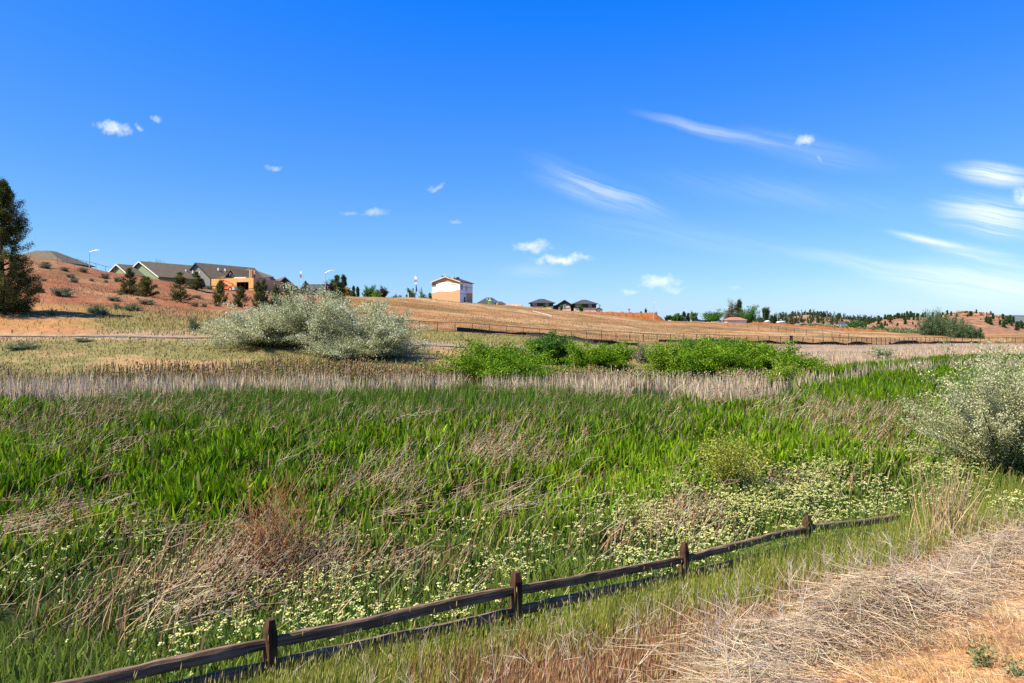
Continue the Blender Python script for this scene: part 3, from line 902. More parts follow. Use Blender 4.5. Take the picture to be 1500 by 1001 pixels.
P = np.stack([x, y, z], 1); T = P + np.stack([rg.normal(0, .05, n), rg.normal(0, .05, n), h], 1)
A = Acc(); st = Acc()
sc_ = vary((.10, .19, .04), n, rg)
stalks(st, P, T, np.full(n, .0035), np.full(n, .003), sc_)
lf = rg.uniform(.2, .95, (n, 5))
for k in range(5):
    leaves(st, P + (T - P) * lf[:, k:k + 1], rg.uniform(.05, .10, n), rg.uniform(.02, .035, n), vary((.11, .20, .05), n, rg), rg, .2)
hsz = rg.uniform(.55, 1.25, n)
for k in range(6):                      # six corymbs make a flat-topped head
    a_ = rg.uniform(0, 6.28, n); r_ = (0.0 if k == 0 else 1) * rg.uniform(.018, .042, n)
    Ck = T + np.stack([np.cos(a_) * r_, np.sin(a_) * r_, rg.normal(0, .010, n) - r_ * .3], 1)
    cc = vary((.66, .62, .21), n, rg, .10, .04) if k % 2 else vary((.72, .69, .33), n, rg, .10, .04)
    cc = np.where((rg.uniform(0, 1, n) < .22)[:, None], vary((.47, .50, .13), n, rg, .15, .05), cc)
    octas(A, Ck, np.tile((0, 0, 1.0), (n, 1)) + rg.normal(0, .25, (n, 3)), rg.uniform(.014, .028, n) * hsz, rg.uniform(.012, .026, n) * hsz, cc)
fl = A.build('flower_heads', M_petal)
sto = st.build('whitetop_flowers', M_leaf)
fl.parent = sto
tag(sto, 'cream white and yellow flowering cress along the far side of the rail fence', 'wildflowers', kind='stuff')
fl['kind'] = 'stuff'

# ---- grass of the bank in front of the fence
rg = np.random.default_rng(18)
x, y = sample(rg, 330000, 4.0, 30, u0=-1.0, u1=1.0, power=1.9)
z = ground(x, y); s, t = bank_st(x, y); px, py = topx(x, y, z)
nn_ = fbm(x * .8, y * .8, 66, 4)
edge = tedge(t) - .1 + 1.2 * (nn_ - .5)
pr = sstep(-.9, 0, s) * sstep(edge + .25, edge - .6, s)
pr *= 1 - .35 * sstep(1.6, 2.6, s) * sstep(6, 3, t)
pr = np.where((s < -.2) & (px > 1330), sstep(-3.2, -1.6, s), pr)
keep = (rg.uniform(0, 1, len(x)) < pr * (.45 + .8 * nn_))
x, y, z, s, t, px, nn_ = (q[keep] for q in (x, y, z, s, t, px, nn_)); n = len(x)
rust = np.clip(.8 * sstep(2.1, 3.1, s + 2.2 * (nn_ - .5)) * sstep(7.5, 3.5, t) + .9 * sstep(2.7, 3.4, s), 0, 1)
h = rg.uniform(.22, .52, n) * (1 - .5 * rust) * (.6 + .7 * nn_)
h *= 1 + .25 * sstep(1.5, 4.5, t) * sstep(2.2, 1.0, s)
h *= 1 - .68 * sstep(4.5, 2.0, t) * sstep(1.5, .3, s)
h *= np.where(rg.uniform(0, 1, n) < .10, 1.35, 1)
c0 = vary((.09, .13, .012), n, rg, .25); c1 = vary((.27, .30, .035), n, rg, .25)
c1 = np.where((rg.uniform(0, 1, n) < .28)[:, None], vary((.40, .34, .12), n, rg), c1)
gz_ = sstep(.5, .7, fbm(x * .5, y * .5, 14, 3))
c1 = mixc(c1, vary((.07, .21, .025), n, rg), gz_ * sstep(1.4, .2, s) * .8)
rc = vary((.34, .165, .085), n, rg, .25); rc = np.where((rg.uniform(0, 1, n) < .35)[:, None], vary((.46, .32, .16), n, rg), rc)
k = (rg.uniform(0, 1, n) < rust)
c1 = np.where(k[:, None], rc, c1); c0 = np.where(k[:, None], rc * .7, c0)
A = Acc()
P = np.stack([x, y, z - .02], 1); az = rg.normal(.4, 1.3, n); ln = np.abs(rg.normal(.18, .2, n))
blades(A, P, h, rg.uniform(.004, .009, n), az, ln, c0, c1, rg)
k = np.where((rg.uniform(0, 1, n) < .10))[0]      # seed heads
T = P[k] + np.stack([np.sin(ln[k]) * np.cos(az[k]), np.sin(ln[k]) * np.sin(az[k]), np.cos(ln[k])], 1) * (h[k] * 1.02)[:, None]
octas(A, T, np.stack([np.sin(ln[k]) * np.cos(az[k]), np.sin(ln[k]) * np.sin(az[k]), np.cos(ln[k])], 1), rg.uniform(.05, .10, len(k)), rg.uniform(.003, .006, len(k)), mixc(c1[k], vary((.40, .36, .15), len(k), rg), np.full(len(k), .6)))
tag(A.build('bank_grass', M_leaf), 'tall seeding green grass turning rust brown on the bank before the rail fence', 'grass', kind='stuff')

# ---- grey thatch and straw along the top of the bank
rg = np.random.default_rng(19)
x, y = sample(rg, 420000, 3.4, 16, u0=-.25, u1=1.05, power=1.7)
z = ground(x, y); s, t = bank_st(x, y)
nn_ = fbm(x * .7, y * .7, 66, 4); n4 = fbm(x * 1.7, y * 1.7, 47, 4)
s = s - tedge(t) + 3.75
heap = np.exp(-((s - 4.0 - .5 * (nn_ - .5)) / .37) ** 2)
pr = .95 * heap ** 1.4 * sstep(.25, .5, n4) + .045 * sstep(3.4, 4.2, s) * sstep(.42, .7, n4)
keep = rg.uniform(0, 1, len(x)) < pr
x, y, z, s, t, heap = (q[keep] for q in (x, y, z, s, t, heap)); n = len(x)
A = Acc()
az = rg.normal(2.75, .75, n) + rg.choice((0, np.pi), n, p=(.65, .35)); el = np.abs(rg.normal(.08, .20, n)) + .25 * heap * rg.uniform(0, 1, n)
D = np.stack([np.cos(el) * np.cos(az), np.cos(el) * np.sin(az), np.sin(el)], 1)
ln = rg.uniform(.08, .34, n) * (.3 + .75 * heap)
P = np.stack([x, y, z + rg.uniform(-.01, .03, n) + heap * rg.uniform(0, .20, n)], 1)
B = P + D * ln[:, None] + rg.normal(0, .02, (n, 3)); gB = ground(B[:, 0], B[:, 1]) + .012; B[:, 2] = np.maximum(B[:, 2] * .6 + gB * .4, gB)
c = vary((.58, .46, .32), n, rg, .28, .05)
c = np.where((rg.uniform(0, 1, n) < .22)[:, None], vary((.58, .41, .22), n, rg), c)
c = np.where((rg.uniform(0, 1, n) < .30)[:, None], vary((.20, .12, .07), n, rg), c)
r_ = rg.uniform(.0009, .0022, n)
stalks(A, P, B, r_, r_ * .6, c)
n = 2600                                # longer curved straws lying over the heap
t_ = rg.uniform(-3.2, 8, n); s_ = tedge(t_) + rg.normal(.3, .34, n)
x = .05 + FN[0] * s_ + FT[0] * t_; y = 9.04 + FN[1] * s_ + FT[1] * t_
P = np.stack([x, y, ground(x, y) + rg.uniform(.01, .12, n)], 1)
az = rg.normal(3.3, .8, n); el = np.abs(rg.normal(.2, .3, n)); ln = rg.uniform(.18, .55, n)
D = np.stack([np.cos(el) * np.cos(az), np.cos(el) * np.sin(az), np.sin(el)], 1)
M_ = P + D * (ln * .5)[:, None]; E_ = M_ + (D + rg.normal(0, .2, (n, 3)) + np.array((0, 0, -.45))) * (ln * .5)[:, None]
E_[:, 2] = np.maximum(E_[:, 2], ground(E_[:, 0], E_[:, 1]) + .01); M_[:, 2] = np.maximum(M_[:, 2], ground(M_[:, 0], M_[:, 1]) + .015)
c = vary((.64, .50, .33), n, rg, .2, .05)
stalks(A, P, M_, np.full(n, .0024), np.full(n, .0021), c); stalks(A, M_, E_, np.full(n, .0021), np.full(n, .001), c)
tag(A.build('straw_thatch', M_dry), 'grey and tan flattened straw heaped along the top of the bank', 'straw', kind='stuff')

# ---- golden tufts on the bare ground
rg = np.random.default_rng(23)
A = Acc()
for (px, py, r_) in [(1385, 885, .22), (1265, 962, .18), (1470, 870, .25), (1440, 930, .22), (1330, 940, .15), (1490, 960, .2), (1420, 1000, .2), (1300, 990, .15), (1195, 965, .12), (1350, 985, .16), (1475, 905, .2), (1400, 945, .15), (1310, 905, .16)]:
    k = 4.0
    dd_ = np.geomspace(3.5, 30, 600); xx_ = (px - 750) / F * dd_; i_ = np.argmax(CZ - (py - HY) / F * dd_ <= ground(xx_, dd_))
    n = 420
    x = xx_[i_] + rg.normal(0, r_, n); y = dd_[i_] + rg.normal(0, r_ * .8, n)
    c = vary((.62, .42, .20), n, rg, .2, .05)
    blades(A, np.stack([x, y, ground(x, y) - .005], 1), rg.uniform(.03, .11, n), rg.uniform(.0025, .005, n), rg.normal(2.9, .8, n), rg.uniform(.5, 1.5, n), c * .8, c, rg)
tag(A.build('golden_grass', M_dry), 'short golden dry grass in soft tufts on the bare orange ground of the bank', 'grass', kind='stuff')

# ---- upright wispy dead weeds between the bank grass and the straw
rg = np.random.default_rng(20)
n = 480
t_ = rg.uniform(-4, 8, n); s_ = np.where(rg.uniform(0, 1, n) < .5, rg.normal(2.9, .8, n), tedge(t_) + rg.normal(.1, .3, n))
x = .05 + FN[0] * s_ + FT[0] * t_; y = 9.04 + FN[1] * s_ + FT[1] * t_
P = np.stack([x, y, ground(x, y)], 1)
A = Acc(); c = vary((.58, .48, .37), n, rg, .2, .05)
az = rg.uniform(0, 6.28, n); le_ = np.abs(rg.normal(.3, .25, n)); D = np.stack([np.sin(le_) * np.cos(az), np.sin(le_) * np.sin(az), np.cos(le_)], 1)
hh = rg.uniform(.2, .5, n); T = P + D * hh[:, None]
stalks(A, P, T, np.full(n, .0028), np.full(n, .0016), c)
for k in range(7):
    f = rg.uniform(.3, 1, n); o_ = P + (T - P) * f[:, None]
    e_ = o_ + (D * .8 + rg.normal(0, .5, (n, 3))) * (rg.uniform(.05, .16, n))[:, None]
    stalks(A, o_, e_, np.full(n, .0018), np.full(n, .001), c)
tag(A.build('dead_weeds', M_dry), 'wispy bleached dead weeds standing among the rust coloured grass of the bank', 'weeds', kind='stuff')
# ------------------------------------------------------------------ trees and shrubs
def crown_points(rg, n, w, h, kind, z0):
    """ends of the boughs, in metres from the foot"""
    if kind == 'cone':
        f = rg.uniform(0, 1, n) ** 1.25
        r = w * .5 * (1 - f) ** .75 * np.sqrt(rg.uniform(.25, 1, n)) * (.75 + .5 * vnoise(f * 7, f * 0, 5))
        a = rg.uniform(0, 6.28, n)
        r = r * (.55 + .85 * vnoise(a * 1.6, f * 7, 9))
        return np.stack([np.cos(a) * r, np.sin(a) * r, z0 + f * (h - z0)], 1)
    if kind == 'spire':
        f = rg.uniform(0, 1, n)
        r = w * .5 * np.clip(1.1 * (1 - f), 0, 1) ** .6 * np.minimum(1, f * 5 + .5) * np.sqrt(rg.uniform(.15, 1, n))
        a = rg.uniform(0, 6.28, n)
        r = r * (.62 + .7 * vnoise(a * 1.6, f * 8, 9))
        return np.stack([np.cos(a) * r, np.sin(a) * r, z0 + f * (h - z0)], 1)
    nl = {'round': 9, 'shrub': 11, 'fan': 8}[kind]
    out = []
    for k in range(nl):
        a = 6.28 * k / nl + rg.uniform(-.4, .4); rr = rg.uniform(.25, .62) * w * .5
        if kind == 'shrub': cz = z0 + (h - z0) * rg.uniform(.22, .70) * (1 - .42 * (rr / (w * .5)) ** 2)
        elif kind == 'fan': cz = z0 + (h - z0) * rg.uniform(.45, .75)
        else: cz = z0 + (h - z0) * rg.uniform(.28, .75)
        m = n // nl + 1
        v = rg.normal(size=(m, 3)); v /= np.linalg.norm(v, axis=1)[:, None]
        v *= (rg.uniform(.35, 1, m) ** .5)[:, None]
        lr = np.array((w * .26, w * .26, (h - z0) * rg.uniform(.22, .34)))
        out.append(np.array((math.cos(a) * rr, math.sin(a) * rr, cz)) + v * lr)
    p = np.concatenate(out); p = p[rg.permutation(len(p))[:n]]
    for q in (0, 1):
        lo, hi = np.percentile(p[:, q], (2, 98)); p[:, q] = (p[:, q] - (lo + hi) / 2) / (hi - lo) * w * .95
    lo, hi = p[:, 2].min(), np.percentile(p[:, 2], 98.5); zl = max(lo, z0 + .03 * h) if kind == 'fan' else z0 + .06 * h
    p[:, 2] = zl + (p[:, 2] - lo) / (hi - lo) * (h * .97 - zl)
    m = len(p)
    if kind == 'shrub':
        k = rg.uniform(0, 1, m) < .24
        p[k, 2] = np.minimum(p[k, 2], rg.uniform(.05, .34, k.sum()) * h)
    if kind in ('shrub', 'round'):
        k = rg.uniform(0, 1, m) < .07
        p[k, 2] *= rg.uniform(1.02, 1.15, k.sum()); p[k, :2] *= rg.uniform(1, 1.12, (k.sum(), 1))
    p[:, 2] = np.clip(p[:, 2], z0 + .02 * h, h)
    return p


def plant(name, label, cat, loc, w, h, kind, cols, n, nl, ls, group=None, seed=1, z0=.12, trunk_c=(.10, .075, .055), stems=1, r0=None, sig=.06, parts=('trunk', 'crown'), up=.3, lw=.42, rz=0.0, along=(.45, 1.05), cv=.22):
    """one tree or shrub: boughs grown from the foot to points of the crown, leaves along their outer halves"""
    rg = np.random.default_rng(seed)
    root = empty(name, loc, label, cat, group, rz)
    T = crown_points(rg, n, w, h, kind, z0 * h)
    tr = Acc(); cr = Acc()
    r0 = r0 or h * .022
    sb = [np.array((rg.normal(0, .05) * w * (stems > 1), rg.normal(0, .05) * w * (stems > 1), -.15)) for _ in range(stems)]
    tc_ = np.array(trunk_c)
    if kind in ('cone', 'spire'):
        ax = np.array([(rg.normal(0, .012) * h * f, rg.normal(0, .012) * h * f, h * f * .97) for f in np.linspace(0, 1, 8)]); ax[0] = (0, 0, -.2)
        tube(tr, ax, [r0 * (1 - .93 * f) for f in np.linspace(0, 1, 8)], tc_, 6)
    nb = min(n, 70)
    paths = []
    for i in range(n):
        p1 = T[i]
        if kind in ('cone', 'spire'):
            zf = max(.03 * h, p1[2] - .55 * math.hypot(p1[0], p1[1]))
            p0 = np.array((0, 0, zf)); mid = (p0 + p1) * .5 + np.array((0, 0, -.06 * h * .3))
        else:
            p0 = sb[i % stems]
            mid = p0 * .5 + p1 * .5; mid[:2] *= .72; mid[2] = p0[2] * .42 + p1[2] * .58
            mid = mid + rg.normal(0, .03, 3) * h
        paths.append((p0, mid, p1))
        if i < nb:
            pts = [(1 - f) ** 2 * p0 + 2 * f * (1 - f) * mid + f * f * p1 for f in (0, .25, .5, .75, 1)]
            rr = r0 * (.42 if kind in ('cone', 'spire') else .95 / (1 + .12 * i) + .18)
            tube(tr, pts, [rr, rr * .8, rr * .55, rr * .35, rr * .14], tc_ * rg.uniform(.7, 1.3), 4)
    P0, PM, P1 = (np.array([q[k] for q in paths]) for k in range(3))
    tot = n * nl
    idx = np.repeat(np.arange(n), nl)
    f = rg.uniform(along[0], along[1], tot)[:, None]
    C_ = (1 - f) ** 2 * P0[idx] + 2 * f * (1 - f) * PM[idx] + f * f * P1[idx]
    C_ = C_ + rg.normal(0, 1, (tot, 3)) * np.array((w, w, h * .8)) * sig
    C_[:, 2] = np.maximum(C_[:, 2], .02 * h)
    cb_ = np.array(cols)
    pick = rg.integers(0, len(cb_), n)[idx]
    other = rg.uniform(0, 1, tot) < .35
    pick = np.where(other, rg.integers(0, len(cb_), tot), pick)
    cc = cb_[pick] * np.exp(rg.normal(0, cv, (tot, 1))) * np.exp(rg.normal(0, .05, (tot, 3)))
    leaves(cr, C_, ls * rg.uniform(.6, 1.3, tot), ls * lw * rg.uniform(.7, 1.3, tot), np.clip(cc, 0, .9), rg, up)
    tr.build(parts[0], M_bark, root)
    cr.build(parts[1], M_leaf, root)
    return root


def again(src, label, loc, sc_, rz, group=None, sz=1.0):
    c = copy_tree(src)
    c.location = loc; c.scale = (sc_, sc_, sc_ * sz); c.rotation_euler = (0, 0, rz)
    if label: c['label'] = label
    if group: c['group'] = group
    return c


OLIVE = [(.40, .42, .24), (.48, .49, .29), (.28, .30, .15), (.58, .57, .37)]
WILLOW = [(.115, .225, .011), (.165, .285, .014), (.07, .15, .008), (.23, .34, .022)]
JUNI = [(.06, .08, .02), (.10, .115, .03), (.035, .05, .014), (.16, .16, .05)]
SAGE = [(.17, .18, .11), (.22, .23, .15), (.13, .13, .08)]

# ---- silver olives
g = 'silver leaved olive shrubs by the pale reeds'
def shrub_at(px0, px1, pyt, pyb, d, *a, **k):
    """photo box of a shrub at a given distance -> (foot, width, height)"""
    p = Gd((px0 + px1) / 2, d)
    return p, (px1 - px0) / F * d, CZ - (pyt - HY) / F * d - p.z


p, w, h = shrub_at(300, 462, 448, 537, 69.5)
plant('olive_shrub', 'silvery olive shrub, low spreading left part of the big silver thicket below the construction site', 'shrub', p, w, h, 'shrub', OLIVE, 120, 390, .18, g, 21, .05, (.07, .05, .04), 4, .10, .026, ('stems', 'foliage'))
p, w, h = shrub_at(380, 548, 422, 538, 70)
plant('olive_shrub', 'silvery olive shrub, tallest and middle part of the big silver thicket', 'shrub', p, w, h, 'shrub', OLIVE, 150, 390, .18, g, 22, .05, (.07, .05, .04), 5, .13, .026, ('stems', 'foliage'))
p, w, h = shrub_at(485, 622, 441, 538, 68)
plant('olive_shrub', 'silvery olive shrub, rounded right part of the big silver thicket with greyer underside', 'shrub', p, w, h, 'shrub', OLIVE, 130, 390, .18, g, 23, .05, (.07, .05, .04), 4, .12, .026, ('stems', 'foliage'))
p, w, h = shrub_at(440, 560, 485, 542, 66)
plant('olive_shrub', 'low silvery olive shrub at the front foot of the big silver thicket', 'shrub', p, w, h, 'shrub', OLIVE[:3], 80, 220, .16, g, 24, .03, (.07, .05, .04), 4, .08, .05, ('stems', 'foliage'))
p, w, h = shrub_at(1272, 1308, 507, 533, 92)
plant('olive_shrub', 'small round silvery olive shrub standing alone in the far pale reeds', 'shrub', p, w, h, 'shrub', OLIVE, 60, 110, .17, g, 25, .05, (.07, .05, .04), 3, .05, .05, ('stems', 'foliage'))
p = hit(1464, 702); d = p.y
plant('olive_tree', 'pale silvery olive tree leaning out over the meadow where the grassy bank ends', 'tree', p, 230 / F * d, 192 / F * d, 'round', [(.48, .48, .27), (.40, .41, .20), (.58, .56, .34), (.26, .27, .11)], 240, 480, .075, None, 26, .10, (.055, .042, .035), 4, .055, .022, ('trunk', 'crown'), lw=.40, along=(.35, 1.06))

# ---- bright green willows
g = 'bright green willow shrubs in the marsh'
for k, (a, b_, c_, e, d, lab, sd) in enumerate([
        (648, 812, 499, 566, 57, 'broad low bright green willow shrub in front of the others, among the pale reeds', 31),
        (776, 838, 487, 540, 70, 'upright darker green willow shrub behind the broad low one', 32),
        (832, 926, 502, 548, 66, 'bright green willow shrub with a flat top beside the grey sagebrush', 33),
        (944, 1062, 496, 560, 61, 'bright green willow shrub, left end of the long thicket', 34),
        (985, 1085, 495, 540, 76, 'darker willow shrub at the back of the long thicket', 35),
        (1022, 1128, 499, 556, 65, 'bright green willow shrub in the middle of the long thicket', 36),
        (1088, 1190, 502, 556, 64, 'green willow shrub, right end of the long thicket', 37)]):
    p, w, h = shrub_at(a, b_, c_, e, d)
    cols = WILLOW if k not in (1, 4) else [(.07, .17, .028), (.05, .13, .02), (.11, .21, .045)]
    plant('willow_shrub', lab, 'shrub', p, w, h, 'shrub', cols, 130, 340, .19, g, sd, .04, (.06, .05, .035), 5, .05, .044, ('stems', 'foliage'))
p, w, h = shrub_at(1117, 1170, 526, 566, 54)
plant('willow_shrub', 'small yellow green willow shrub at the front right of the long thicket', 'shrub', p, w, h, 'shrub', [(.24, .33, .03), (.18, .27, .03), (.30, .38, .05)], 70, 170, .14, g, 38, .04, (.07, .05, .03), 4, .04, .05, ('stems', 'foliage'))
p, w, h = shrub_at(924, 958, 499, 523, 74)
plant('sagebrush', 'grey brown sagebrush standing between two green willow shrubs', 'shrub', p, w, h, 'shrub', [(.22, .19, .14), (.17, .15, .10), (.27, .24, .17)], 60, 110, .14, None, 39, .04, (.12, .09, .07), 4, .05, .05, ('stems', 'foliage'))

# ---- yellow green sapling shrub in the meadow
p = hit(1073, 735); d = p.y
plant('sapling_shrub', 'thin yellow green shrub with bare grey stems standing in the green meadow', 'shrub', p, 112 / F * d, 112 / F * d, 'fan', [(.36, .36, .05), (.28, .31, .04), (.42, .38, .08), (.18, .23, .03)], 120, 44, .065, None, 41, .2, (.22, .17, .13), 9, .014, .05, ('stems', 'foliage'), lw=.5, along=(.5, 1.02))

# ---- red twigged bare shrub
def twig_shrub(name, label, loc, w, h, seed, ctw, cst):
    rg = np.random.default_rng(seed)
    root = empty(name, loc, label, 'shrub')
    st = Acc(); tw = Acc()
    for i in range(46):
        a = rg.uniform(0, 6.28); sp = rg.uniform(.05, 1) ** .7
        p = np.array((rg.normal(0, .06) * w, rg.normal(0, .06) * w, -.05)); d = np.array((math.cos(a) * sp * .5, math.sin(a) * sp * .5, 1.0)); d /= np.linalg.norm(d)
        L = h * rg.uniform(.6, 1.1) * (1 - .15 * sp); pts = [p]
        for k in range(6):
            d = d + rg.normal(0, .10, 3); d[2] += .02; d /= np.linalg.norm(d)
            pts.append(pts[-1] + d * L / 6)
        tube(st, pts, [.008 - .0011 * k for k in range(7)], np.array(cst) * rg.uniform(.6, 1.4), 3)
        for k in range(2, 7):
            for _ in range(4):
                q = pts[k] + (pts[k] - pts[k - 1]) * rg.uniform(-1, 0)
                e = d + rg.normal(0, .45, 3); e[2] = abs(e[2]); e /= np.linalg.norm(e)
                L2 = h * rg.uniform(.08, .24)
                m = q + e * L2 * .5 + rg.normal(0, .015, 3)
                tube(tw, [q, m, m + (e + rg.normal(0, .2, 3)) * L2 * .5], [.0042, .003, .0014], np.array(ctw[rg.integers(len(ctw))]) * rg.uniform(.7, 1.3), 3)
    st.build('stems', M_bark, root); tw.build('twigs', M_bark, root)
    return root


p = hit(398, 862); d = p.y
twig_shrub('bare_shrub', 'bare shrub with reddish orange twigs among dead teasels in the left meadow', p, 150 / F * d, 168 / F * d, 51, [(.36, .13, .045), (.42, .19, .06), (.27, .10, .05), (.38, .28, .12)], (.22, .17, .14))

# ---- clump of tall bleached grass stems on the bank
rg = np.random.default_rng(52)
p = hit(1383, 806)
root = empty('tall_grass_clump', p, 'clump of tall bleached straw coloured grass stems rising from the top of the bank', 'dry grass')
A = Acc(); n = 90
a = np.stack([rg.normal(0, .18, n), rg.normal(0, .12, n), np.full(n, -.05)], 1)
D = np.stack([rg.normal(.10, .17, n), rg.normal(0, .12, n), np.ones(n)], 1); D /= np.linalg.norm(D, axis=1)[:, None]
hh = rg.uniform(.45, 1.0, n) * 1.35
c = vary((.62, .47, .26), n, rg, .15, .05)
m_ = a + D * (hh * .5)[:, None]; e_ = m_ + (D + np.stack([rg.normal(.05, .09, n), rg.normal(0, .06, n), np.zeros(n)], 1)) * (hh * .5)[:, None]
stalks(A, a, m_, np.full(n, .0075), np.full(n, .0062), c); stalks(A, m_, e_, np.full(n, .0062), np.full(n, .0028), c)
A.build('stems', M_dry, root)
A = Acc(); n = 420
a = np.stack([rg.normal(.05, .22, n), rg.normal(0, .15, n), rg.uniform(0, .08, n)], 1)
D = np.stack([rg.normal(.15, .6, n), rg.normal(-.1, .5, n), rg.uniform(.3, 1, n)], 1); D /= np.linalg.norm(D, axis=1)[:, None]
stalks(A, a, a + D * rg.uniform(.1, .32, n)[:, None], np.full(n, .003), np.full(n, .0015), vary((.50, .40, .29), n, rg))
A.build('base_leaves', M_dry, root)

# ---- mound of dead grey brush at the lip of the bank
def brush_mound(label, px, py, w, h, seed, n=900, tilt=(-.5, -.3)):
    rg = np.random.default_rng(seed)
    p = hit(px, py)
    root = empty('dead_brush', p, label, 'dead brush', 'mounds of dead brush along the bank')
    A = Acc()
    a = np.stack([rg.normal(0, .25, n) * w, rg.normal(0, .2, n) * w, np.zeros(n)], 1)
    a[:, 2] = ground(a[:, 0] + p.x, a[:, 1] + p.y) - p.z + rg.uniform(0, .6, n) * h * np.exp(-(a[:, 0] / (.35 * w)) ** 2 - (a[:, 1] / (.3 * w)) ** 2)
    D = np.stack([a[:, 0] / w * 1.6 + rg.normal(tilt[0] * .6, .6, n), a[:, 1] / w * 1.6 + rg.normal(tilt[1] * .6, .6, n), rg.uniform(.05, .9, n)], 1); D /= np.linalg.norm(D, axis=1)[:, None]
    L = rg.uniform(.12, .5, n) * h * 1.5
    m_ = a + D * (L * .5)[:, None]; D2 = D + rg.normal(0, .2, (n, 3)); D2[:, 2] -= .45
    c = vary((.56, .44, .32), n, rg, .28, .05); c = np.where((rg.uniform(0, 1, n) < .25)[:, None], vary((.22, .15, .10), n, rg), c)
    e_ = m_ + D2 * (L * .5)[:, None]
    stalks(A, a, m_, np.full(n, .0032), np.full(n, .0026), c); stalks(A, m_, e_, np.full(n, .0026), np.full(n, .0012), c)
    A.build('stems', M_dry, root)


brush_mound('grey dead brush mound at the foot of the tall bleached grass clump', 1405, 842, 1.15, .27, 61, 1900)
brush_mound('grey dead brush mound lying between the tall bleached clump and the bottom of the picture', 1305, 870, 1.1, .24, 62, 1700)
brush_mound('flat pale dead brush mound where the rust grass meets the straw', 1185, 930, 1.1, .17, 63, 1100)
brush_mound('low pale dead brush mound nearest the camera at the straw edge', 1085, 985, 1.0, .15, 64, 900)
brush_mound('small pale dead brush mound beyond the tall bleached clump', 1480, 800, 1.0, .2, 65, 900)

p = hit(1440, 978)
plant('green_weed', 'small grey green leafy weed growing alone on the bare straw ground', 'weed', p, .16, .16, 'fan', [(.13, .19, .07), (.20, .25, .10)], 24, 7, .035, None, 71, .1, (.15, .15, .07), 5, .003, .05, ('stems', 'foliage'))
p = hit(1488, 990)
plant('green_weed', 'low sprawling grey green weed at the very corner of the straw ground', 'weed', p, .16, .09, 'fan', [(.13, .19, .07), (.20, .25, .10)], 20, 7, .03, None, 72, .1, (.15, .15, .07), 5, .003, .05, ('stems', 'foliage'))

# ---- junipers
p = Gd(3, 82)
plant('juniper_tree', 'tall dark juniper tree at the left edge, shading the foot of the red slope', 'tree', p, 9.6, CZ - (268 - HY) / F * 82 - p.z, 'spire', [(.06, .08, .022), (.10, .11, .03), (.04, .055, .017), (.17, .165, .05)], 330, 330, .17, None, 81, .02, (.11, .075, .05), 1, .32, .017, up=.5, cv=.3, along=(.62, 1.05))
proto = None
JN = [  # px, foot row, top row, width px, distance, label
    (190, 434, 394, 32, 113, 'dense dark juniper on the red slope, nearest to the green gabled house'),
    (214, 440, 406, 36, 110, 'spreading juniper with a thin top, right beside the dense one'),
    (264, 442, 401, 36, 112, 'broad juniper on the red slope below the grey gable'),
    (288, 427, 399, 26, 138, 'juniper higher up the red slope, in front of the grey gable wall'),
    (323, 444, 411, 22, 114, 'slender juniper in front of the orange telehandler'),
    (352, 448, 420, 22, 112, 'short pointed juniper below the open plywood garage'),
    (378, 456, 412, 20, 108, 'tall narrow juniper at the plywood garage corner'),
    (387, 454, 409, 18, 110, 'tall narrow juniper beside the blue feather flag'),
    (404, 458, 419, 26, 106, 'juniper behind the top left of the silver thicket'),
    (420, 452, 414, 22, 118, 'thin juniper with a ragged top behind the silver thicket'),
    (434, 452, 421, 24, 116, 'juniper just left of the highest silver foliage'),
    (494, 456, 405, 36, 118, 'large yellowish juniper behind the silver thicket, beside the street lamp'),
    (447, 432, 412, 12, 160, 'little dark juniper before the low grey roof'),
    (462, 433, 422, 9, 158, 'tiniest dark juniper before the low grey roof')]
gj = 'junipers on the red slope'
jp = []
for k, (px, pyb, pyt, wpx, d, lab) in enumerate(JN):
    p = Gd(px, d)
    h = CZ - (pyt - HY) / F * d - p.z; w = wpx / F * d * 1.32
    if k < 4:
        r_ = plant('juniper_tree', lab, 'tree', p, w, h, ('cone', 'spire', 'cone', 'cone')[k], JUNI, 60, 150, .17, gj, 82 + k, .04, (.10, .07, .05), 1, .10, .032, up=.8, along=(.55, 1.1))
        jp.append((r_, w, h))
    else:
        src, sw, sh = jp[1] if (k in (4, 5, 6, 7, 12, 13)) else jp[k % 4]
        c = copy_tree(src); c.location = p; c.scale = (w / sw, w / sw, h / sh); c.rotation_euler = (0, 0, k * 1.7)
        c['label'] = lab

# ---- sagebrush dotted over the red slope
gs = 'sagebrush dotted over the red slope'
SG = [(66, 393, 18, 7, 0), (66, 388, 14, 5, 0), (92, 434, 28, 14, 0), (94, 397, 12, 6, 1), (108, 414, 14, 7, 0), (104, 407, 12, 6, 1), (121, 399, 15, 7, 0), (153, 408, 16, 8, 0), (150, 392, 12, 5, 1),
      (134, 412, 7, 4, 0), (155, 414, 6, 4, 0), (172, 413, 9, 8, 0), (60, 429, 11, 8, 0), (42, 421, 10, 6, 1), (168, 441, 18, 7, 0), (176, 432, 8, 4, 0), (158, 397, 12, 6, 0), (216, 446, 22, 8, 0),
      (285, 449, 12, 6, 0), (299, 450, 10, 6, 0), (319, 449, 10, 5, 0), (228, 421, 6, 5, 2), (306, 424, 14, 6, 0), (290, 437, 10, 5, 0), (200, 402, 9, 4, 0), (64, 412, 10, 4, 1), (30, 408, 10, 5, 1)]
sp_ = None
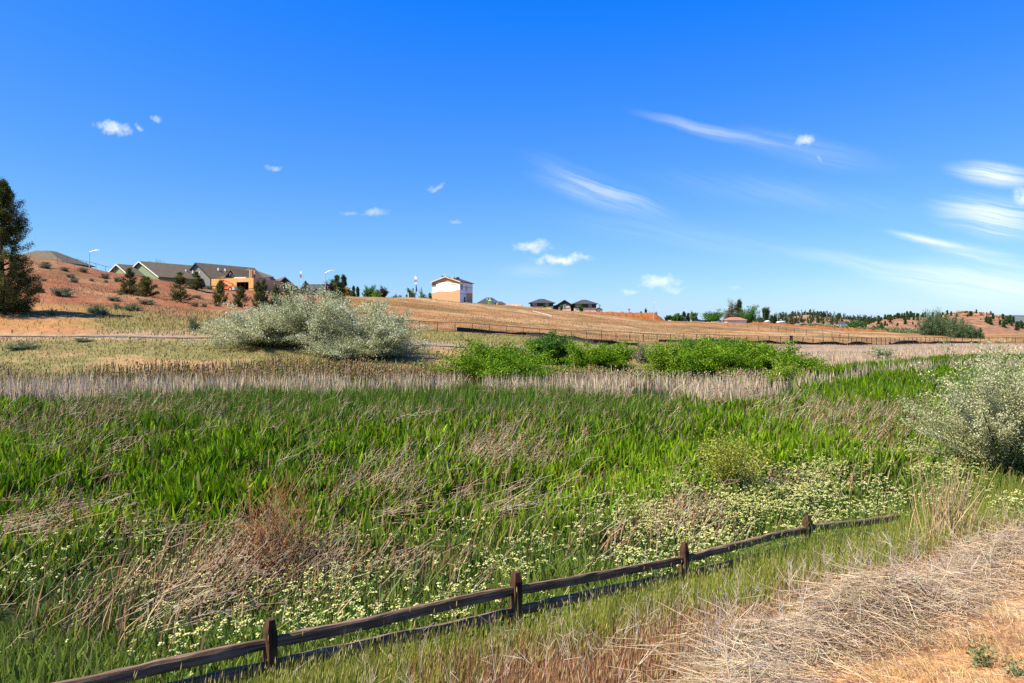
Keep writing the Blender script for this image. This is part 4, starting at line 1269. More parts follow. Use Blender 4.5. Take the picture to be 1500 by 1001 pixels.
for k, (px, py, wpx, hpx, kind) in enumerate(SG):
    p = hit(px, py, 78, 170); d = p.y
    w = wpx / F * d; h = hpx / F * d
    if sp_ is None:
        sp_ = plant('sagebrush', 'small grey sagebrush growing on the red slope', 'shrub', p, 2.0, 1.0, 'shrub', SAGE, 40, 60, .15, gs, 120, .03, (.12, .09, .07), 3, .03, .06, ('stems', 'foliage'))
        sp_.scale = (w / 2, w / 2, h)
    else:
        c = copy_tree(sp_); c.location = p; c.scale = (w / 2, w / 2, h); c.rotation_euler = (0, 0, k * 2.1)

gs = 'grey green bushes along the foot of the red slope'
GB = [(139, 459, 22, 14, 'pale green bush in the yellow grass below the red slope, left one of a pair'), (150, 461, 16, 11, 'rounded grey green bush, right one of a pair in the yellow grass'),
      (172, 453, 12, 10, 'grey green bush by the foot of the slope, above the yellow grass'), (192, 455, 24, 12, 'dark grey green bush below the two dense junipers'), (76, 462, 14, 10, 'small green bush beside the shade of the big juniper'),
      (284, 484, 16, 22, 'upright pale grey green bush at the verge of the gravel path'), (18, 459, 7, 16, 'thin upright green bush in the shade of the big juniper'), (32, 511, 42, 11, 'low wide grey green bush in the dry grass before the gravel path'), (122, 500, 26, 5, 'flat grey bush in the dry grass before the path')]
gp = None
for k, (px, py, wpx, hpx, lab) in enumerate(GB):
    p = hit(px, py, 55, 150); d = p.y
    w = wpx / F * d; h = hpx / F * d
    if gp is None:
        gp = plant('grey_green_bush', lab, 'bush', p, 2.0, 1.2, 'shrub', [(.16, .20, .10), (.21, .25, .14), (.11, .14, .065)], 50, 70, .15, gs, 130, .03, (.10, .08, .06), 3, .03, .06, ('stems', 'foliage'))
        gp.scale = (w / 2, w / 2, h / 1.2)
    else:
        c = copy_tree(gp); c.location = p; c.scale = (w / 2, w / 2, h / 1.2); c.rotation_euler = (0, 0, k * 2.1); c['label'] = lab

# ---- trees along the skyline
def crest_tree(name, label, px, pyb, pyt, wpx, d, kind, cols, seed, group='trees along the skyline', n=45, nl=130, ls=None, z0=.12, sig=.06, cat='tree'):
    p = Gd(px, d)
    zb = CZ - (pyb - HY) / F * d
    foot = min(p.z, zb)
    if abs(foot - p.z) > 3: foot = p.z
    h = CZ - (pyt - HY) / F * d - foot
    w = wpx / F * d
    return plant(name, label, cat, (p.x, p.y, foot), w, h, kind, cols, n, nl, ls or max(.16, d * .0016), group, seed, z0, (.09, .07, .05), 1, h * .02, sig)


DKG = [(.045, .085, .028), (.065, .11, .035), (.03, .06, .02)]
MDG = [(.07, .17, .03), (.10, .21, .04), (.05, .12, .02)]
PLUM = [(.045, .018, .028), (.07, .025, .035), (.03, .014, .02)]
GRG = [(.13, .17, .10), (.17, .21, .13), (.10, .13, .07)]
crest_tree('round_tree', 'small round green tree showing above the green house roof', 236, 400, 382, 20, 210, 'round', MDG, 201)
crest_tree('plum_tree', 'dark purple plum tree just right of the street lamp', 483, 438, 413, 18, 195, 'round', PLUM, 202)
crest_tree('pine_tree', 'blue green pine crown rising behind the big yellowish juniper', 503, 438, 405, 22, 205, 'cone', DKG, 203)
crest_tree('yellow_shrub', 'bright yellow shrub between the juniper and two small conifers', 508, 433, 422, 13, 190, 'round', [(.42, .30, .02), (.34, .26, .03)], 204, cat='shrub', z0=.03)
crest_tree('conifer_tree', 'small dark conifer, left one of two beside the yellow shrub', 518, 434, 421, 8, 200, 'cone', DKG, 205, n=30)
crest_tree('conifer_tree', 'small dark conifer, right one of two beside the yellow shrub', 524, 434, 422, 7, 200, 'cone', DKG, 206, n=30)
crest_tree('round_tree', 'leafy bright green tree on the crest beside the second plum tree', 541, 436, 419, 18, 198, 'round', MDG, 207, z0=.03)
crest_tree('round_tree', 'low lime green shrub like tree at the foot of the second plum tree', 552, 436, 427, 12, 196, 'round', [(.15, .28, .04)], 208, z0=.03)
crest_tree('plum_tree', 'dark purple plum tree alone on the crest of the tan hillside', 560, 437, 421, 16, 205, 'round', PLUM, 209, z0=.05)
crest_tree('round_tree', 'flat low dark hedge like tree far behind the crest', 583, 440, 433, 18, 240, 'round', DKG, 210, z0=.02)
crest_tree('round_tree', 'round green tree left of the white feather flag', 602, 442, 424, 14, 210, 'round', MDG, 211, z0=.03)
crest_tree('poplar_tree', 'loose grey green tree between the white feather flag and the unfinished house', 620, 444, 421, 13, 208, 'round', [(.08, .13, .06), (.11, .16, .08)], 212, z0=.05, n=26, nl=40)
crest_tree('round_tree', 'small green tree touching the left wall of the unfinished house', 631, 444, 430, 8, 212, 'round', MDG, 213, z0=.03, n=24)
crest_tree('young_tree', 'young green street tree in front of the right hand dark roofed house', 851, 457, 446, 6, 320, 'round', MDG, 214, n=24, nl=40)
crest_tree('young_tree', 'young green street tree in front of the middle dark roofed house', 822, 455, 447, 3.5, 320, 'round', MDG, 215, n=20, nl=30)
crest_tree('young_tree', 'young green street tree in front of the left dark roofed house', 797, 453, 446, 3.5, 320, 'round', MDG, 216, n=20, nl=30)
for k, (px, pt, wd, lab) in enumerate([(946, 453, 4.5, 'tiny conifer behind the orange soil bank, tallest of the three'), (939, 457, 3.5, 'tiny conifer behind the orange soil bank, shortest of the three'), (961, 457, 5, 'tiny conifer by the tall street lamp at the orange soil bank')]):
    crest_tree('conifer_tree', lab, px, 466, pt, wd, 380, 'cone', DKG, 220 + k, n=24, nl=40)
far = [
    ('round_tree', 'dark green bush like tree at the left end of the low tree row', 979, 473, 463, 8, 330, 'round', DKG),
    ('round_tree', 'lime green low tree in the tree row left of the grey roof', 985, 473, 462, 12, 330, 'round', MDG),
    ('round_tree', 'green tree in the tree row just left of the grey roof', 994, 473, 460, 14, 335, 'round', MDG),
    ('conifer_tree', 'blue green conifer behind the grey roof, left one', 1002, 473, 458, 8, 350, 'cone', DKG),
    ('conifer_tree', 'blue green conifer behind the grey roof, right one', 1008, 473, 459, 7, 350, 'cone', DKG),
    ('poplar_tree', 'slim pale green tree left of the dark dump truck', 1017, 473, 458, 10, 340, 'round', [(.09, .17, .07), (.12, .2, .08)]),
    ('round_tree', 'broad round green tree right of the dark dump truck', 1045, 474, 454, 30, 345, 'round', MDG),
    ('bare_tree', 'tall tan half bare tree behind the red roofed cottage', 1070, 474, 440, 20, 360, 'round', [(.24, .19, .13), (.18, .14, .09), (.15, .15, .08)]),
    ('pine_tree', 'tall dark pine between the tan tree and the broad green tree', 1083, 474, 441, 18, 370, 'spire', DKG),
    ('round_tree', 'broad bright green tree right of the red roofed cottage', 1098, 475, 448, 25, 350, 'round', MDG),
    ('pine_tree', 'lone tufted pine with a bare trunk standing against the sky', 1122, 470, 451, 8, 420, 'round', DKG),
    ('round_tree', 'round dark green tree left of the white shed', 1133, 477, 462, 8, 340, 'round', DKG),
    ('round_tree', 'round green tree in the sage belt below the wooded ridge', 1250, 488, 470, 28, 300, 'round', [(.06, .13, .03), (.09, .17, .04)]),
    ('round_tree', 'smaller round green tree in the sage belt, by the red rocky hill', 1288, 489, 473, 18, 300, 'round', [(.06, .12, .03), (.09, .15, .04)])]
for k, f in enumerate(far):
    crest_tree(*f[:8], f[8] if False else f[8], 240 + k, n=40, nl=150, z0=(.55 if 'lone' in f[1] else .06))
gw = 'grey green willow trees before the red rocky hill'
for k, (px, pt, wd, d, lab) in enumerate([(1356, 457, 26, 250, 'left willow tree of the grey green grove'), (1372, 453, 22, 255, 'tallest willow tree of the grey green grove'), (1388, 458, 26, 250, 'broad willow tree in the middle of the grey green grove'),
                                          (1405, 466, 26, 240, 'lower willow tree right of the middle of the grey green grove'), (1420, 474, 22, 235, 'small willow tree near the right end of the grey green grove'), (1432, 482, 16, 230, 'last and lowest willow tree at the right end of the grey green grove')]):
    crest_tree('willow_tree', lab, px, 502, pt, wd, d, 'round', [(.12, .18, .08), (.16, .21, .10), (.08, .13, .055)], 260 + k, gw, 50, 170, z0=.04)

# sage belt at the foot of the wooded ridge: nobody could count it
rg = np.random.default_rng(300)
n = 2600
u_ = rg.uniform((1185 - 750) / F, (1420 - 750) / F, n)
d_ = rg.uniform(290, 345, n); x = u_ * d_; z = ground(x, d_)
A = Acc(); c = vary((.15, .18, .09), n, rg, .25); c = np.where((rg.uniform(0, 1, n) < .25)[:, None], vary((.28, .27, .09), n, rg), c)
for k in range(22):
    leaves(A, np.stack([x + rg.normal(0, .7, n), d_ + rg.normal(0, .7, n), z + np.abs(rg.normal(0, .55, n))], 1), .7, .4, c * np.exp(rg.normal(0, .2, (n, 1))), rg, .5)
tag(A.build('sage_scrub', M_leaf), 'belt of low grey green sage scrub below the wooded ridge', 'scrub', kind='stuff')
# ------------------------------------------------------------------ buildings and built things
class MB:
    def __init__(s): s.v = []; s.f = []

    def face(s, *pts):
        n = len(s.v); s.v += [tuple(p) for p in pts]; s.f.append(tuple(range(n, n + len(pts))))

    def hexa(s, b, t):
        """b, t: four bottom and four top corners, counter-clockwise from above"""
        n = len(s.v); s.v += [tuple(p) for p in b] + [tuple(p) for p in t]
        s.f += [(n + 3, n + 2, n + 1, n), (n + 4, n + 5, n + 6, n + 7)]
        for k in range(4):
            j = (k + 1) % 4
            s.f.append((n + k, n + j, n + 4 + j, n + 4 + k))

    def box(s, x0, x1, y0, y1, z0, z1):
        s.hexa([(x0, y0, z0), (x1, y0, z0), (x1, y1, z0), (x0, y1, z0)], [(x0, y0, z1), (x1, y0, z1), (x1, y1, z1), (x0, y1, z1)])

    def bar(s, A, B, r, n=6, r2=None):
        A = Vector(A); B = Vector(B); D = (B - A).normalized(); r2 = r if r2 is None else r2
        up = Vector((1, 0, 0)) if abs(D.z) > .9 else Vector((0, 0, 1))
        S = D.cross(up).normalized(); Q = D.cross(S); m = len(s.v)
        for P, rr in ((A, r), (B, r2)):
            for k in range(n):
                a = 2 * math.pi * k / n; s.v.append(tuple(P + (S * math.cos(a) + Q * math.sin(a)) * rr))
        for k in range(n):
            j = (k + 1) % n; s.f.append((m + j, m + k, m + n + k, m + n + j))
        s.f.append(tuple(m + k for k in range(n))); s.f.append(tuple(m + n + k for k in reversed(range(n))))

    def build(s, name, mat, parent=None, smooth=False):
        me = bpy.data.meshes.new(name); me.from_pydata(s.v, [], s.f); me.materials.append(mat)
        if smooth: me.polygons.foreach_set('use_smooth', [True] * len(me.polygons))
        o = bpy.data.objects.new(name, me); col.objects.link(o); o.parent = parent
        return o


M_shingle = plain('roof_shingle', (.125, .095, .06), .9, .25, 1.4, .2, stretch=(1, 1, 4))
M_shingle2 = plain('dark_shingle', (.055, .054, .056), .9, .25, 1.2, .2)
M_greenw = plain('green_siding', (.20, .255, .15), .8, .06, 2, stretch=(.2, .2, 8))
M_grayw = plain('grey_siding', (.19, .185, .175), .8, .08, 2, stretch=(.2, .2, 8))
M_charw = plain('charcoal_siding', (.035, .037, .042), .8, .1, 2, stretch=(.2, .2, 8))
M_trim = plain('white_trim', (.62, .60, .55), .7, .05)
M_beige = plain('beige_stucco', (.62, .52, .40), .85, .06)
M_osb = plain('plywood_sheathing', (.60, .33, .11), .8, .15, 3, .1)
M_osb2 = plain('tan_sheathing', (.58, .34, .17), .8, .07, 1.2, 0, stretch=(.3, .3, 3))
M_wrap = plain('white_house_wrap', (.82, .81, .80), .6, .04, .8, 0, stretch=(.3, .3, 2))
M_black = plain('black_metal', (.018, .018, .02), .5, .1)
M_silt = plain('black_silt_fabric', (.02, .02, .02), .8, .35, 2)
M_galv = plain('galvanised_steel', (.55, .57, .58), .45, .06, 3, metal=.3)
M_white = plain('white_cloth', (.82, .82, .82), .8, .03)
M_blue = plain('blue_cloth', (.06, .13, .42), .8, .05)
M_orange = plain('orange_paint', (.72, .10, .015), .45, .1, 3)
M_tyre = plain('tyre_rubber', (.02, .02, .02), .85, .1)
M_lum = plain('raw_lumber', (.58, .33, .14), .8, .12)
M_soil = plain('orange_soil', (.27, .09, .024), .95, .3, 1.2, .5)
M_tansoil = plain('tan_soil', (.50, .29, .15), .95, .25, 1.2, .5)
M_redroof = plain('red_roof_tiles', (.36, .15, .09), .85, .2, 2)
M_hivis = plain('yellow_vest', (.62, .75, .06), .7, .05)
M_skin = plain('skin', (.45, .26, .18), .6, .05)
M_jeans = plain('dark_trousers', (.03, .035, .05), .8, .1)
M_hat = plain('white_helmet', (.8, .8, .78), .4, .03)
M_green_p = plain('green_plastic', (.10, .45, .06), .5, .05)
M_yel = plain('yellow_paint', (.62, .42, .02), .5, .05)
M_bluegrey = plain('pale_blue_metal', (.62, .70, .74), .5, .05)
M_deck = plain('pale_boards', (.75, .62, .42), .8, .08)
m, nt, p_, out = newmat('window_glass')
p_.inputs['Base Color'].default_value = (.06, .10, .14, 1); p_.inputs['Roughness'].default_value = .08; p_.inputs['Specular IOR Level'].default_value = .8
M_glass = m


def slab(mb, a, b, c, d, th):
    """a roof slope: corners a b (eave) c d (ridge), thickened downwards along its normal"""
    a, b, c, d = map(Vector, (a, b, c, d))
    n = (b - a).cross(d - a).normalized() * th
    if n.z < 0: n = -n
    mb.hexa([a - n, b - n, c - n, d - n], [a, b, c, d])


def gable(parent, w, dp, eave, peak, base, mw, mroof, oh=.45, ox=0.0, oy=0.0, trim=None, rise=None, fo=.5):
    """gable-fronted volume: ridge runs back along local +y from the front at oy"""
    mb = MB()
    x0, x1 = ox - w / 2, ox + w / 2
    prof = [(x0, base), (x1, base), (x1, eave), (ox, peak), (x0, eave)]
    n = len(mb.v)
    for y in (oy, oy + dp):
        mb.v += [(x, y, z) for x, z in prof]
    mb.f += [(0, 1, 2, 3, 4), (9, 8, 7, 6, 5)] + [(k, k + 5, (k + 1) % 5 + 5, (k + 1) % 5) for k in (0, 1, 4)]
    wall = mb.build('wall', mw, parent)
    sl = (peak - eave) / (w / 2)
    rb = MB(); th = .16; up = .12
    for sg in (-1, 1):
        xe = ox + sg * (w / 2 + oh); ze = eave - sl * oh + up + .06; zr = peak + up + .06
        slab(rb, (xe, oy - fo, ze), (xe, oy + dp + fo, ze), (ox, oy + dp + fo, zr), (ox, oy - fo, zr), th)
    roof = rb.build('roof', mroof, parent)
    if trim:
        tb = MB()
        for sg in (-1, 1):
            xe = ox + sg * (w / 2 + oh + .02); ze = eave - sl * oh + up; zr = peak + up
            tb.hexa([(xe, oy - fo - .07, ze - .22), (ox, oy - fo - .07, zr - .22), (ox, oy - fo - .003, zr - .22), (xe, oy - fo - .003, ze - .22)],
                    [(xe, oy - fo - .07, ze + .06), (ox, oy - fo - .07, zr + .06), (ox, oy - fo - .003, zr + .06), (xe, oy - fo - .003, ze + .06)])
        tb.build('fascia', trim, roof)
    return wall, roof


def hip(parent, w, dp, eave, peak, base, mw, mroof, oh=.5, ridge=.25, ox=0.0, oy=0.0):
    mb = MB(); mb.box(ox - w / 2, ox + w / 2, oy, oy + dp, base, eave)
    wall = mb.build('wall', mw, parent)
    rb = MB(); a = w / 2 + oh; r = w * ridge / 2; y0, y1 = oy - oh, oy + dp + oh; ym = oy + dp / 2
    q = min(dp * .12, 1.5)
    e = [(ox - a, y0, eave), (ox + a, y0, eave), (ox + a, y1, eave), (ox - a, y1, eave)]
    t = [(ox - r, ym - q, peak), (ox + r, ym - q, peak), (ox + r, ym + q, peak), (ox - r, ym + q, peak)]
    eb = [(x, y, z + .02) for x, y, z in e]; et = [(x, y, z + .22) for x, y, z in e]
    rb.hexa(eb, et); rb.hexa([(x, y, z + .001) for x, y, z in et], t)
    roof = rb.build('roof', mroof, parent)
    return wall, roof


def window(parent, x, z, w, h, y=0.0, side=None, fm=None, name='window'):
    """framed window on the front (y) or on the right side (side = x of that wall, x is then the y position)"""
    f = MB(); g_ = MB(); t = .09
    def bx(mb, a0, a1, z0, z1, d0, d1):
        if side is None: mb.box(a0, a1, y - d1, y - d0, z0, z1)
        else: mb.box(side + d0, side + d1, a0, a1, z0, z1)
    bx(f, x - w / 2 - t, x - w / 2, z - t, z + h + t, .003, .07); bx(f, x + w / 2, x + w / 2 + t, z - t, z + h + t, .003, .07)
    bx(f, x - w / 2, x + w / 2, z - t, z, .003, .07); bx(f, x - w / 2, x + w / 2, z + h, z + h + t, .003, .07)
    bx(g_, x - w / 2, x + w / 2, z, z + h, .003, .03)
    fr = f.build(name, fm or M_trim, parent); g_.build('pane', M_glass, fr)
    return fr


def vents(parent, bs, mat):
    for q in bs:
        mb = MB(); mb.box(*q); mb.build('roof_vent', mat, parent)


def place(name, label, px, d, zpx, rz, cat='house', group=None):
    """empty whose local z = 0 lies on photo row zpx at distance d"""
    p = W(px, zpx, d)
    return empty(name, p, label, cat, group, R(rz))


def spx(px, d): return px / F * d          # pixels to metres at a distance


# green gabled house at the top of the red slope
d = 160; k = 1050 / d
h_ = place('gabled_house', 'sage green house with two white trimmed gables and a long brown roof', 199, d, 408, -30, 'house')
gable(h_, 13.2, 22.5, .25, 3.75, -3.5, M_greenw, M_shingle, .5, 0, 1.2, M_trim)
gable(h_, 8.6, 5.0, .55, 3.0, -3.5, M_greenw, M_shingle, .5, -3.0, -2.2, M_trim)
vents(h_, [(3.2 + i * 1.1, 3.6 + i * 1.1, 10 + i, 10.4 + i, 1.6, 2.55 - i * .2) for i in range(3)], M_galv)
# grey gabled house
h_ = place('gabled_house', 'grey house with one wide dark gable and brown roof, behind the plywood garage', 289, 168, 408, -28, 'house')
w_, r_ = gable(h_, 8.8, 16.5, .3, 3.5, -3.5, M_grayw, M_shingle, .8, 0, 0, M_charw)
gable(h_, 4.6, 7.0, -.1, 1.9, -3.5, M_charw, M_shingle, .4, 8.2, 3.0)
b_ = MB(); slab(b_, (4.0, .2, .15), (11.6, 4.2, -.3), (9, 15, 1.0), (0, 15.2, 3.55), .15); b_.build('side_roof', M_shingle, h_)
vents(h_, [(2.0, 2.4, 4 + i * 2.0, 4.4 + i * 2.0, 1.9, 2.62) for i in range(3)], M_trim)
# house C
h_ = place('gabled_house', 'dark grey gabled house with a pale brown roof, right of the plywood garage', 417, 185, 424, 28, 'house')
gable(h_, 6.2, 15, .3, 3.1, -3.0, M_charw, M_shingle, .5, 0, 0, M_trim)
window(h_, 0, -1.6, 3.2, 1.3, 0, None, M_trim)
# house behind the garage
h_ = place('hip_house', 'low dark roofed house just behind the plywood garage roof', 366, 190, 416, 0, 'house')
hip(h_, 10.5, 9, .2, 2.3, -3, M_charw, M_shingle2, .5, .75)
# house D
h_ = place('gabled_house', 'low house with a long grey roof just left of the tall street lamp', 452, 205, 429, -14, 'house')
hip(h_, 9.5, 12, -.6, 2.7, -3, M_grayw, M_shingle2, .5, .7)
vents(h_, [(-1.3, -.9, 1.2, 1.6, .3, 1.5), (1.2, 1.6, 1.2, 1.6, .3, 1.3)], M_trim)
h_ = place('gabled_house', 'pale grey roof slipping behind house right of the purple plum tree', 503, 225, 428, 20, 'house')
h_['label'] = 'small grey roofed house peeping out right of the big yellowish juniper'
gable(h_, 6, 9, 0, 1.6, -3, M_grayw, M_shingle2, .4)
# far left roof
h_ = place('hip_house', 'house hidden by the slope with a wide grey brown hip roof at far left', 44, 170, 386, 0, 'house')
hip(h_, 15, 12, .1, 3.5, -4, M_grayw, M_shingle, .6, .22)
tb = MB(); tb.bar((.4, -1, .5), (.4, -1, 1.6), .05); tb.hexa([(.1, -1.2, 1.1), (.8, -1.3, 1.1), (.8, -1.2, 1.1), (.1, -1.1, 1.1)], [(.15, -1.3, 1.6), (.75, -1.4, 1.6), (.75, -1.3, 1.6), (.15, -1.2, 1.6)]); tb.build('satellite_dish', M_galv, h_)

# plywood garage
d = 155; k = 1050 / d
h_ = place('garage_shell', 'unfinished plywood clad garage with a square dark opening and no roof yet', 340, d, 428, -16, 'building')
wl, wr = -5.3, 5.35; H_ = 2.95
mb = MB(); mb.box(wl, 1.15, 0, .15, -2.5, H_); mb.box(4.15, wr, 0, .15, -2.5, H_); mb.build('front_wall', M_osb, h_)
mb = MB(); mb.box(1.15, 4.15, .02, .13, 2.12, H_ - .01); mb.build('header', M_osb2, h_)
mb = MB(); mb.box(wr - .15, wr, .153, 10, -2.5, H_ - .02); mb.box(wl, wl + .15, .153, 10, -2.5, H_ - .02); mb.box(wl + .153, wr - .153, 9.85, 10, -2.5, H_ - .02); mb.build('side_wall', M_osb2, h_)
mb = MB(); mb.box(wl + .16, wr - .16, .16, 9.84, H_ - .35, H_ - .1); mb.build('ceiling_deck', M_lum, h_)
mb = MB(); mb.box(wl + .153, wr - .153, 3.6, 3.7, -2.5, 2.5); mb.build('dark_backing', M_charw, h_)  # charcoal sheet behind the opening; interior shade is put into its colour
mb = MB(); [mb.box(.2 + i * 1.2, .28 + i * 1.2, 2.4, 2.5, -2, 2.55) for i in range(4)]; mb.build('stud', M_lum, h_)
for q in ((-5.28, 1.1, -.035, -.003, 1.28, 1.36), (4.2, 5.3, -.035, -.003, .68, .75)):
    mb = MB(); mb.box(*q); mb.build('sheathing_seam', M_charw, h_)
mb = MB(); mb.box(-.0, 3.0, .6, 2.4, H_ + .003, H_ + .28)
o_ = mb.build('board_stack', M_deck, None); o_.matrix_basis = h_.matrix_basis; tag(o_, 'pale stack of boards lying on top of the plywood garage', 'lumber')
mb = MB(); mb.box(4.15, 4.35, .2, .4, H_ + .003, H_ + 1.75); o_ = mb.build('timber_post', M_lum, None); o_.matrix_basis = h_.matrix_basis; tag(o_, 'left one of two upright raw timbers on the plywood garage', 'timber', 'upright timbers on the garage')
mb = MB(); mb.box(4.52, 4.72, .2, .4, H_ + .003, H_ + 1.75); o_ = mb.build('timber_post', M_lum, None); o_.matrix_basis = h_.matrix_basis; tag(o_, 'right one of two upright raw timbers, next to the worker in orange', 'timber', 'upright timbers on the garage')
mb = MB(); mb.box(0, 3.0, 0, 3, -2.5, 1.5); mb.box(.3, 2.7, .3, 2.7, 1.503, 1.65)
o_ = mb.build('plywood_lean_to', M_osb2, None); o_.location = W(386, 426, 163); o_.rotation_euler = (0, 0, R(-16)); tag(o_, 'low unfinished plywood extension right behind the garage corner', 'building')


# people: one skinned body each, clothes as shells
def person(label, loc, rz, joints, edges, shirt, sj, hat=True):
    """joints: name -> (x, y, z, radius)"""
    root = empty('person', loc, label, 'person', None, rz)
    def skin(name, js, es, mat, grow=0.0):
        me = bpy.data.meshes.new(name); ns = list(js)
        me.from_pydata([js[q][:3] for q in ns], [(ns.index(a), ns.index(b)) for a, b in es], [])
        me.materials.append(mat)
        o = bpy.data.objects.new(name, me); col.objects.link(o); o.parent = root
        o.modifiers.new('skin', 'SKIN')
        for i, q in enumerate(ns):
            r = js[q][3] + grow
            me.skin_vertices[0].data[i].radius = (r, r)
        me.skin_vertices[0].data[0].use_root = True
        s = o.modifiers.new('sub', 'SUBSURF'); s.levels = 1; s.render_levels = 1
        return o
    skin('body', joints, edges, M_skin)
    skin('shirt', {q: joints[q] for q in sj}, [e for e in edges if e[0] in sj and e[1] in sj], shirt, .025)
    lj = [q for q in joints if q[:3] in ('pel', 'kne', 'ank', 'hip')]
    skin('trousers', {q: joints[q] for q in lj}, [e for e in edges if e[0] in lj and e[1] in lj], M_jeans, .02)
    if hat:
        hx = joints['head']; mb = MB(); mb.bar((hx[0], hx[1], hx[2] + .03), (hx[0], hx[1], hx[2] + .13), .135, 10, .07); mb.bar((hx[0], hx[1], hx[2] + .02), (hx[0], hx[1], hx[2] + .035), .16, 10); mb.build('helmet', M_hat, root)


ED = [('pel', 'chest'), ('chest', 'neck'), ('neck', 'head'), ('chest', 'shl'), ('shl', 'ell'), ('ell', 'hal'), ('chest', 'shr'), ('shr', 'elr'), ('elr', 'har'), ('pel', 'hipl'), ('hipl', 'knel'), ('knel', 'ankl'), ('pel', 'hipr'), ('hipr', 'kner'), ('kner', 'ankr')]
STAND = {'pel': (0, 0, .95, .13), 'chest': (0, 0, 1.35, .15), 'neck': (0, 0, 1.52, .06), 'head': (0, -.02, 1.68, .10), 'shl': (-.2, 0, 1.42, .06), 'ell': (-.27, -.03, 1.15, .045), 'hal': (-.25, -.15, .92, .035),
         'shr': (.2, 0, 1.42, .06), 'elr': (.27, -.03, 1.15, .045), 'har': (.25, -.15, .92, .035), 'hipl': (-.1, 0, .88, .09), 'knel': (-.11, -.02, .48, .065), 'ankl': (-.12, 0, .06, .05), 'hipr': (.1, 0, .88, .09), 'kner': (.11, -.02, .48, .065), 'ankr': (.12, 0, .06, .05)}
BEND = {'pel': (0, 0, .62, .14), 'chest': (.38, 0, .82, .15), 'neck': (.52, 0, .86, .06), 'head': (.64, 0, .88, .10), 'shl': (.40, -.2, .82, .06), 'ell': (.48, -.24, .52, .045), 'hal': (.60, -.2, .25, .035),
        'shr': (.40, .2, .82, .06), 'elr': (.48, .24, .52, .045), 'har': (.60, .2, .25, .035), 'hipl': (0, -.1, .58, .09), 'knel': (.22, -.12, .32, .065), 'ankl': (-.05, -.12, .05, .05), 'hipr': (0, .1, .58, .09), 'kner': (.22, .12, .32, .065), 'ankr': (-.05, .12, .05, .05)}
SJ = ['chest', 'pel', 'shl', 'ell', 'shr', 'elr']
gm = Matrix.Translation(h_.location) @ Matrix.Rotation(R(-16), 4, 'Z')
person('worker in an orange shirt and white helmet standing on the plywood garage', gm @ Vector((5.15, .6, 2.85)), R(-10), {q: (v[0], v[1], v[2] * .86, v[3]) for q, v in STAND.items()}, ED, M_orange, SJ)
person('worker in blue clothes standing behind the plywood garage front', gm @ Vector((-.9, .7, 2.85)), R(30), {q: (v[0], v[1], v[2] * .86, v[3]) for q, v in STAND.items()}, ED, M_blue, SJ, False)

# orange telehandler before the garage
root = place('telehandler', 'orange telehandler with a folded boom parked before the plywood garage', 333.5, 150.5, 427, -10, 'machine')
mb = MB(); mb.hexa([(-1.5, -.6, .45), (1.5, -.6, .45), (1.5, .6, .45), (-1.5, .6, .45)], [(-1.4, -.5, 1.05), (1.3, -.5, .95), (1.3, .5, .95), (-1.4, .5, 1.05)]); mb.hexa([(-1.2, -.45, 1.053), (-.2, -.45, 1.053), (-.2, .45, 1.053), (-1.2, .45, 1.053)], [(-1.1, -.4, 1.75), (-.4, -.4, 1.7), (-.4, .4, 1.7), (-1.1, .4, 1.75)]); mb.build('body', M_orange, root)
mb = MB(); mb.bar((-.9, -.5, 1.6), (-.7, -.5, 2.5), .16, 6, .14); mb.bar((-.8, -.5, 2.45), (1.35, -.5, 1.55), .17, 6, .15); mb.bar((1.3, -.5, 1.6), (1.75, -.5, .95), .15, 6, .12); mb.build('boom', M_orange, root)
mb = MB(); mb.bar((-.4, -.52, 1.3), (.5, -.52, 1.8), .07); mb.build('hydraulic_ram', M_galv, root)
mb = MB(); mb.hexa([(1.5, -.9, .25), (2.15, -.9, .25), (2.15, .3, .25), (1.5, .3, .25)], [(1.6, -.9, .9), (2.0, -.9, .9), (2.0, .3, .9), (1.6, .3, .9)]); mb.build('bucket', M_galv, root)
for sx_ in (-1.05, 1.0):
    for sy_ in (-.72, .55):
        mb = MB(); mb.bar((sx_, sy_, .42), (sx_, sy_ + .22, .42), .43, 14); w_ = mb.build('wheel', M_tyre, root)
        mb = MB(); mb.bar((sx_, sy_ - .012, .42), (sx_, sy_ + .23, .42), .2, 10); mb.build('rim', M_trim, w_)

# unfinished two storey house
d = 200
root = place('unfinished_house', 'unfinished two storey house, half white house wrap and half tan sheathing, alone on the crest', 653, d, 441.5, -19, 'house')
w, dp, ev, pk = 8.45, 9.4, 5.35, 6.75
wall, roof = gable(root, w, dp, ev, pk, -2.5, M_osb2, M_shingle2, .35, 0, 0, M_beige, fo=.45)
mb = MB()          # wrap with a stepped lower edge, on the front
xs = [-w / 2, -3.3, -2.4, -.6, 1.6, 2.4, 3.2, w / 2]; zb = [2.35, 2.55, 2.75, 2.62, 2.66, 2.88, 3.05]
for i in range(7): mb.box(xs[i], xs[i + 1], -.03, -.004, zb[i], 4.95 if abs(xs[i] + xs[i + 1]) > 3 else 5.25)
mb.build('house_wrap', M_wrap, wall)
mb = MB(); mb.box(-w / 2, -w / 2 + 1.3, -.05, -.033, 4.1, 4.95); mb.build('bare_board', M_grayw, wall)
mb = MB(); mb.box(.6, 1.0, -.05, -.033, 4.75, 4.88); mb.box(1.6, 3.3, -.05, -.033, 4.55, 4.66); mb.build('torn_edge', M_charw, wall)
mb = MB(); X1 = w / 2
mb.box(X1 + .004, X1 + .03, .01, 4.6, -2.4, 5.2); mb.box(X1 + .004, X1 + .03, 4.6, dp, 2.5, 5.2); mb.build('side_wrap', M_wrap, wall)
